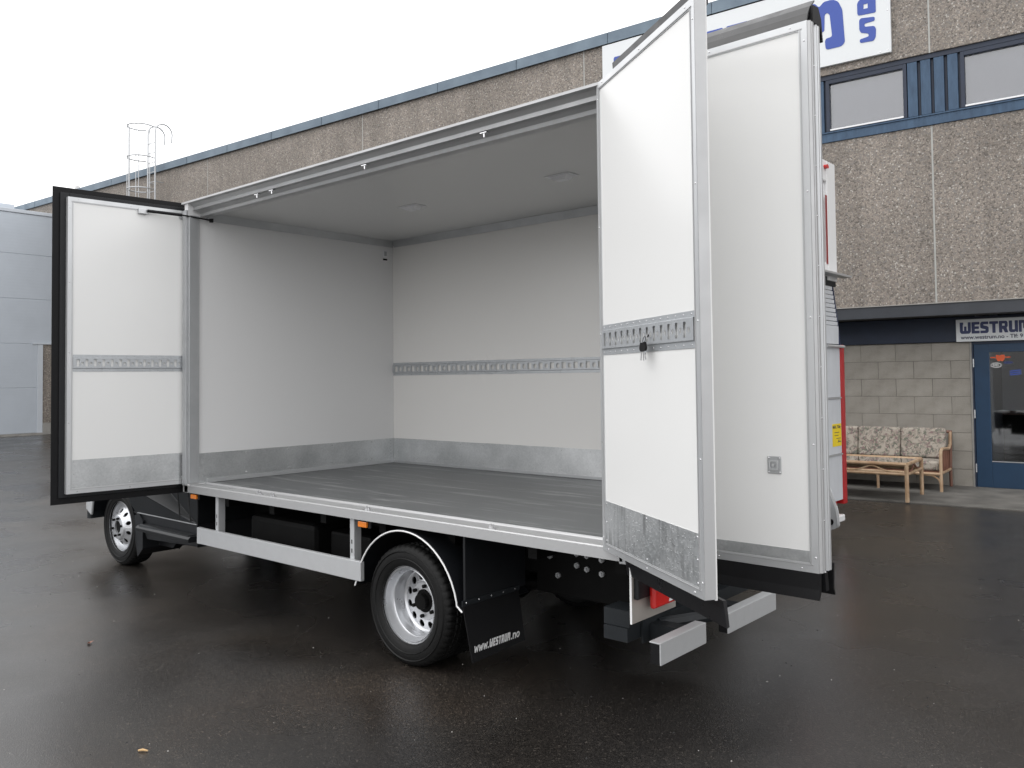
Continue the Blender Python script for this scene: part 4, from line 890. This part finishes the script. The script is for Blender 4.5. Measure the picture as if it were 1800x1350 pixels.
# ---- cab
cab = MB(); CY0, CY1 = .12, 1.98
prof = [(-.02, .53), (-.02, 2.28), (-.5, 2.34), (-1.15, 2.30), (-1.85, 1.45), (-2.42, 1.22), (-2.52, .95), (-2.52, .53), (-1.99, .53)]
arch = [(XF+.45*cos(R(t)), .345+.45*sin(R(t))) for t in range(154, 20, -12)]
prof = prof[:-1]+[(XF-.46, .53)]+[q for q in arch if q[1] > .545]+[(XF+.46, .53)]
cabo = cab.prism(prof, 'y', CY0, CY1).build('cab_body', 'cab_paint', trk, bevel=.03)
for v_ in cabo.data.vertices:      # the bonnet narrows towards the nose
    if v_.co.x < -1.95: v_.co.y = 1.05+(v_.co.y-1.05)*(1-.9*min(1, (-1.95-v_.co.x)/.6)*.62)
lo = MB(); lo.prism([(-.02, .526), (-.02, .36), (-.86, .33), (-.97, .50), (XF+.46, .526)], 'y', CY0+.005, CY1-.005); lo.build('cab_sill', 'plastic_black', trk, bevel=.006)
MB().box(-1.02, -.03, CY0-.006, CY0+.002, .528, .534).build('sill_strip', 'aluminium_dull', trk)
for xx in (-.17, -.34): MB().tube([(xx+.02, CY0+.003, 1.5), (xx, CY0+.0, .8), (xx+.04, CY0+.003, .535)], .006, 6).build('door_seam', 'rim_hole', cabo)
MB().box(-1.0, -.40, CY0-.004, CY0+.001, 1.42, 2.05).build('side_window', 'vehicle_glass', cabo)
ws = MB(); ws.add([(-1.24, .25, 2.205), (-1.24, 1.85, 2.205), (-1.80, 1.9, 1.525), (-1.80, .2, 1.525)], [(0, 1, 2, 3)]); ws.build('windscreen', 'vehicle_glass', cabo)
stp = MB(); stp.prism([(.035, .405), (.13, .405), (.13, .45), (.05, .45), (.03, .43)], 'x', -.88, .0); stp.prism([(.045, .4505), (.12, .4505), (.12, .456), (.045, .456)], 'x', -.86, -.03); stp.build('running_board', 'plastic_black', trk, bevel=.004)
MB().tube([(-.84, .06, .445), (-.1, .06, .43)], .018, 8).build('running_board_edge', 'chassis_grey', trk, smooth=True)
bk = MB().prism(rounded([(-2.0, .13), (-2.02, 1.97), (-2.2, 1.95), (-2.56, 1.6), (-2.58, 1.05), (-2.56, .62), (-2.22, .22), (-2.05, .12)], .05), 'z', .38, .62).build('front_bumper', 'chassis_grey', trk, bevel=.05)
MB().prism([(-2.04, .47), (-1.93, .42), (-1.90, .56), (-1.90, .62), (-2.04, .62)], 'y', .105, .13).build('bumper_sky_reflection', 'guard_metal', trk, bevel=.01)  # pale piece added as the sky's reflection on the bumper's lower corner
for y in (.70, 1.15): MB().box(-2.545, -2.50, y, y+.25, .82, 1.02).build('headlight', 'clear_lens', cabo, bevel=.02)
fm = MB(); fm.prism([(-1.06, .50), (-.98, .52), (-.90, .47), (-.90, .24), (-1.0, .17), (-1.04, .30)], 'y', .11, .48); fm.prism([(-.9, .45), (-.62, .42), (-.60, .30), (-.66, .26), (-.9, .25)], 'y', .25, .7); fm.build('front_mud_flap', 'plastic_black', trk, bevel=.006)
ln = [(XF+.43*cos(R(t)), .345+.43*sin(R(t))) for t in range(165, 5, -10)]
lo2 = off(ln, .008); MB().prism(ln+lo2[::-1], 'y', .13, .55).build('wheel_arch_liner', 'plastic_black', trk)
mi_ = MB(); mi_.tube([(-1.15, .12, 1.75), (-1.25, -.05, 1.8)], .02, 8); mi_.box(-1.3, -1.22, -.2, -.03, 1.55, 1.95); mi_.build('mirror', 'plastic_black', cabo, bevel=.02)

# ------------------------------------------------------------------ key bunch on the track of leaf A
kb = empty('key_bunch', 'small bunch of keys with black heads hanging from a slot of the open door track', 'keys', (3.895, -.002, 0), R(-33))
kx, kz = .541, 1.795
rg_ = MB(); rg_.tube([(kx+.012*cos(t), -.026+.012*sin(t)*.3, kz+.014*sin(t)) for t in [2*pi*k/14 for k in range(14)]], .0012, 6, closed=True); rg_.cyl((kx+.005, -.012, kz+.012), (kx+.034, -.022, kz+.018), .003, 6); rg_.build('ring', 'rubber', kb)
for dx, an in ((-.022, -12), (.006, 4), (.024, 16)):
    p = MB(); hd_ = rounded([(-.011, -.008), (.011, -.008), (.013, -.036), (.006, -.044), (-.006, -.044), (-.013, -.036)], .004); p.prism([(q[0]*1.25, q[1]) for q in hd_], 'y', -.006, .004)
    k_ = p.build('key_head', 'rubber', kb, bevel=.001); k_.location = (kx+dx*.6, -.030-.004*dx*50, kz-.004); k_.rotation_euler = (0, R(-an), 0)
    p = MB(); p.prism([(-.004, -.044), (.004, -.044), (.004, -.060), (.0022, -.064), (.004, -.068), (.0025, -.073), (.003, -.078), (0, -.082), (-.004, -.078)], 'y', -.0025, 0)
    p.build('key_blade', 'chrome', k_)

# ------------------------------------------------------------------ lorry with tail lift
lo_ = empty('tail_lift_lorry', 'white and red lorry with folded ribbed aluminium tail lift behind the truck', 'lorry', (0, 0, 0))
LX, LY0, LY1 = 3.03, 3.0, 5.5
MB().box(-3.2, LX-.12, LY0+.02, LY1-.02, 1.05, 3.82).build('box_body', 'lorry_white', lo_, bevel=.03)
MB().box(-5.2, -3.3, LY0+.1, LY1-.1, .6, 3.0).build('cab', 'lorry_white', lo_, bevel=.12)
fr = MB(); fr.box(LX-.118, LX, LY0, LY0+.25, 1.0, 3.82); fr.box(LX-.118, LX, LY1-.235, LY1, 2.60, 3.82); fr.box(LX-.118, LX, LY0+.25, LY1-.235, 3.60, 3.82); fr.box(LX-.118, LX, LY0+.25, LY1-.235, 2.67, 2.78)
f2 = fr.build('rear_frame', 'lorry_white', lo_, bevel=.012)
MB().box(LX-.06, LX-.03, LY0+.251, LY1-.236, 2.781, 3.599).build('rear_door', 'lorry_white', lo_)
b_ = MB(); b_.prism([(5.215+.035*cos(2*pi*k/18), 3.745+.022*sin(2*pi*k/18)) for k in range(18)], 'x', LX+.001, LX+.03); b_.build('marker_lamp', 'red_lens', lo_, smooth=False)
MB().box(LX-.028, LX-.026, 4.6, 5.19, 3.36, 3.59).build('name_patch', 'print_navy', lo_)
MB().box(LX-.0255, LX-.0245, 4.85, 5.08, 3.51, 3.54).build('print', 'text_white', lo_)
MB().box(LX-.0255, LX-.0245, 4.85, 5.15, 3.43, 3.465).build('print', 'lorry_red', lo_)
MB().box(LX+.001, LX+.003, 5.205, 5.25, 2.76, 3.46).build('stripe', 'print_maroon', lo_)
MB().box(LX+.0, LX+.10, LY0, LY1+.13, 2.645, 2.665).build('door_ledge', 'rail_metal', lo_)
MB().box(LX-.10, LX-.02, LY0+.05, LY1-.0, 2.55, 2.64).build('lower_door', 'chassis_grey', lo_)
# platform in ribs
pf = pivot('lift_platform', lo_, (0, 0, 0), 0)
def slab(z0, z1, ya, yb, x=LX+.02, t=.05, m_='platform_metal'):
    b_ = MB(); b_.box(x-t, x, LY0, yb, z0, z1); return b_.build('platform_plank', m_, pf, bevel=.004)
zs = [.37, .84, 1.41, 1.94]
for a, c in zip(zs, zs[1:]):
    slab(a+.008, c-.008, 0, LY1-.045)
    MB().box(LX+.0, LX+.03, LY0, LY1-.046, c-.007, c+.007).build('plank_ridge', 'rail_metal', pf)
slab(1.955, 2.14, 0, LY1-.06)
for k in range(9): 
    z = 2.145+k*.045; b_ = MB(); b_.box(LX-.03, LX+.014-.003*k, LY0, LY1-.065-.008*k, z, z+.038); b_.build('anti_slip_rib', 'platform_metal', pf, bevel=.003)
b_ = MB(); b_.prism([(LX-.06, 1.94), (LX+.03, 1.94), (LX+.01, 2.20), (LX-.03, 2.56), (LX-.06, 2.56)], 'y', LY1-.058, LY1-.044); b_.build('platform_edge', 'print_navy', pf)
MB().box(LX-.05, LX+.03, LY1-.044, LY1+.055, .33, 1.95).build('red_side_bar', 'lorry_red', lo_, bevel=.006)
MB().cyl((LX+.05, 5.03, 1.93), (LX+.05, LY1, 1.93), .014, 8).build('grab_bar', 'aluminium', lo_)
b_ = MB().box(LX+.021, LX+.0225, 5.20, 5.44, .925, 1.15); stk = b_.build('warning_sticker', 'sticker_yellow', lo_)
o = inst(text_mesh('MAX. 750kg', .042, 'text_dark', 'print', .0004), 'lettering', stk, (LX+.0232, 5.21, 1.105)); o.rotation_euler = (pi/2, 0, pi/2)
b_ = MB(); 
for q in ((1.06, 5.25, 5.38), (1.03, 5.25, 5.36), (1.00, 5.30, 5.42)): b_.box(LX+.0228, LX+.0234, q[1], q[2], q[0], q[0]+.006)
b_.prism([(5.33, .955), (5.36, .965), (5.43, .965), (5.43, .972), (5.375, .974), (5.375, .99), (5.365, .99)], 'x', LX+.0228, LX+.0234); b_.build('print', 'text_dark', stk)
# lift arm and tail lamp
b_ = MB(); b_.prism(rounded([(LX-.1, .5), (LX+.02, .56), (LX+.10, .34), (LX+.12, .16), (LX+.02, .12), (LX-.06, .25)], .04), 'y', 5.02, 5.08); b_.build('lift_arm', 'guard_metal', lo_, bevel=.004)
MB().cyl((LX+.05, 5.0, .21), (LX+.05, 5.10, .21), .03, 12).build('pivot_pin', 'chassis_black', lo_)
MB().box(LX-.1, LX-.02, 5.11, 5.40, .24, .37).build('red_bumper', 'lorry_red', lo_, bevel=.01)
MB().box(LX-.08, LX+.05, 5.12, 5.42, .17, .235).build('rear_bumper', 'lorry_white', lo_, bevel=.01)
for x_ in (-4.0, .8):
    for y_ in (LY0+.15, LY1-.45):
        t_ = MB(); t_.lathe([(.0, .02), (.28, .02), (.29, 0), (.43, 0), (.46, .03), (.46, .27), (.43, .3), (.0, .3)], (x_, y_, .46), 32); t_.build('wheel', 'tyre', lo_, smooth=True)
MB().box(-4.6, LX-.2, LY0+.75, LY1-.75, .6, 1.0).build('chassis', 'chassis_black', lo_)

# ------------------------------------------------------------------ cane sofa and table
so_ = empty('cane_sofa', 'cane sofa with flowered back and seat cushions against the block wall', 'sofa', (0, BY, 0), BA)
def cushion(x0, x1, y0, y1, z0, z1, name, lean=0):
    b_ = MB(); b_.box(x0, x1, y0, y1, z0, z1); o = b_.build(name, 'floral_fabric', so_, smooth=False)
    for v in o.data.vertices:
        if lean and v.co.z > (z0+z1)/2: v.co.y += lean
    s_ = o.modifiers.new('bevel', 'BEVEL'); s_.width = .035; s_.segments = 4
    return o
SX1, SY0, SY1 = 2.93, -.86, -.16
for k in range(4):
    x1 = SX1-.03-k*.60; cushion(x1-.594, x1, SY1-.20, SY1-.08, .43, .86, 'back_cushion', .06)
    cushion(x1-.594, x1, SY0+.02, SY1-.205, .30, .43, 'seat_cushion')
x0s = SX1-2.46
for x in (SX1, x0s):
    MB().tube([(x, SY0, 0), (x, SY0, .50), (x, SY0+.02, .575), (x, SY0+.12, .60), (x, SY1-.12, .57), (x, SY1, .62), (x, SY1+.05, .80)], .022, 8).build('arm', 'cane', so_, smooth=True)
    MB().tube([(x, SY1+.02, 0), (x, SY1, .3), (x, SY1+.06, .82)], .022, 8).build('leg', 'cane_dark', so_, smooth=True)
    for k in range(5):
        y = SY0+.12+k*.11; MB().cyl((x, y, .28), (x, y+.01, .585), .010, 6).build('spindle', 'cane_dark', so_)
    MB().tube([(x, SY0, .27), (x, SY1, .27)], .02, 8).build('side_rail', 'cane', so_)
    sg_ = -1 if x == SX1 else 1
    MB().tube([(x, SY0, .10), (x+sg_*.03, SY0, .19), (x+sg_*.10, SY0, .235), (x+sg_*.22, SY0, .245)], .012, 6).build('bracket', 'cane', so_, smooth=True)
MB().tube([(x0s, SY0, .26), (SX1, SY0, .26)], .022, 8).build('front_rail', 'cane', so_)
MB().tube([(x0s, SY1+.05, .80), (SX1, SY1+.05, .80)], .022, 8).build('top_rail', 'cane_dark', so_)
MB().box(x0s+.02, SX1-.02, SY0+.04, SY1-.02, .275, .298).build('seat_base', 'cane_dark', so_)
for x in (SX1-.82, SX1-1.64): MB().cyl((x, SY0, 0), (x, SY0, .25), .02, 8).build('leg', 'cane', so_)

tb = empty('cane_table', 'low cane coffee table with glass top in front of the flowered sofa', 'table', (0, BY, 0), BA)
TX0, TX1, TY0, TY1, TZ = .85, 2.76, -2.12, -1.25, .495
for x in (TX0, TX1):
    for y in (TY0, TY1): MB().cyl((x, y, .02), (x, y, TZ), .026, 10).build('leg', 'cane', tb, smooth=True)
for (z, r_) in ((TZ, .024), (TZ-.125, .02)):
    for y in (TY0, TY1): MB().tube([(TX0, y, z), (TX1, y, z)], r_, 8).build('rail', 'cane', tb, smooth=True)
    for x in (TX0, TX1): MB().tube([(x, TY0, z), (x, TY1, z)], r_, 8).build('rail', 'cane', tb, smooth=True)
for y in (TY0, TY1):
    for c in (TX0+.42, TX1-.42):
        MB().tube([(c+.34*t, y, TZ-.10+.068*math.exp(-(t*2.6)**2)) for t in [k/10-1 for k in range(21)]], .011, 6).build('wave_rail', 'cane', tb, smooth=True)
    MB().cyl(((TX0+TX1)/2, y, TZ-.14), ((TX0+TX1)/2, y, TZ-.06), .013, 6).build('stud', 'cane', tb)
for x in (TX0, TX1):
    MB().tube([(x, (TY0+TY1)/2+.3*t, TZ-.10+.068*math.exp(-(t*2.6)**2)) for t in [k/10-1 for k in range(21)]], .011, 6).build('wave_rail', 'cane_dark', tb, smooth=True)
MB().box(TX0+.025, TX1-.025, TY0+.025, TY1-.025, TZ+.0, TZ+.012).build('glass_top', 'table_glass', tb)
MB().box(TX0+.03, TX1-.03, TY0+.03, TY1-.03, TZ-.012, TZ-.004).build('reflection_sheet', 'table_reflection_green', tb)  # opaque sheet coloured like the greenish reflection in the glass top

# ------------------------------------------------------------------ small litter
lfv = MB(); lfv.add([(0, 0, .004), (.02, .006, .012), (.045, .0, .02), (.03, -.012, .01), (.012, -.02, .006), (.03, -.035, .022), (.04, -.045, .012)], [(0, 3, 2, 1), (0, 4, 3), (3, 4, 5), (5, 6, 3)])
o = lfv.build('dead_leaf', 'dead_leaf'); o.location = (.60, -.96, 0); o.rotation_euler = (0, 0, .6); tag(o, 'tiny curled reddish dead leaf on the wet asphalt at lower left', 'leaf')
o = MB().tube([(0, 0, .006), (.02, .004, .008), (.045, .0, .006)], [.004, .006, .003], 6).build('wood_chip', 'twig', smooth=True); o.location = (2.40, -1.48, 0); o.rotation_euler = (0, 0, .65); tag(o, 'small pale wood chip on the asphalt near the bottom edge', 'chip')
gr = MB(); gd = MB()
def pebble(b_, x, y, r):
    a = random.random()*6; vs = [(x+r*cos(a+k*pi/2.5)*random.uniform(.7, 1.2), y+r*sin(a+k*pi/2.5)*random.uniform(.7, 1.2), 0) for k in range(5)]+[(x, y, r*.9)]
    b_.add(vs, [(k, (k+1) % 5, 5) for k in range(5)])
for k in range(900):
    x = random.uniform(-8, 8); y = random.uniform(-5, 7); pebble(gr, x, y, random.choice((.002, .0025, .003, .0045)))
for k in range(260):
    x = random.uniform(-4, 5); y = random.uniform(-4, 3); pebble(gd, x, y, random.choice((.003, .004, .006)))
o = gr.build('loose_gravel', 'grey_stone', stuff=True); tag(o, 'pale loose grit scattered over the wet asphalt', 'gravel')
o = gd.build('dark_gravel', 'dark_stone', stuff=True); tag(o, 'dark loose grit scattered over the wet asphalt', 'gravel')
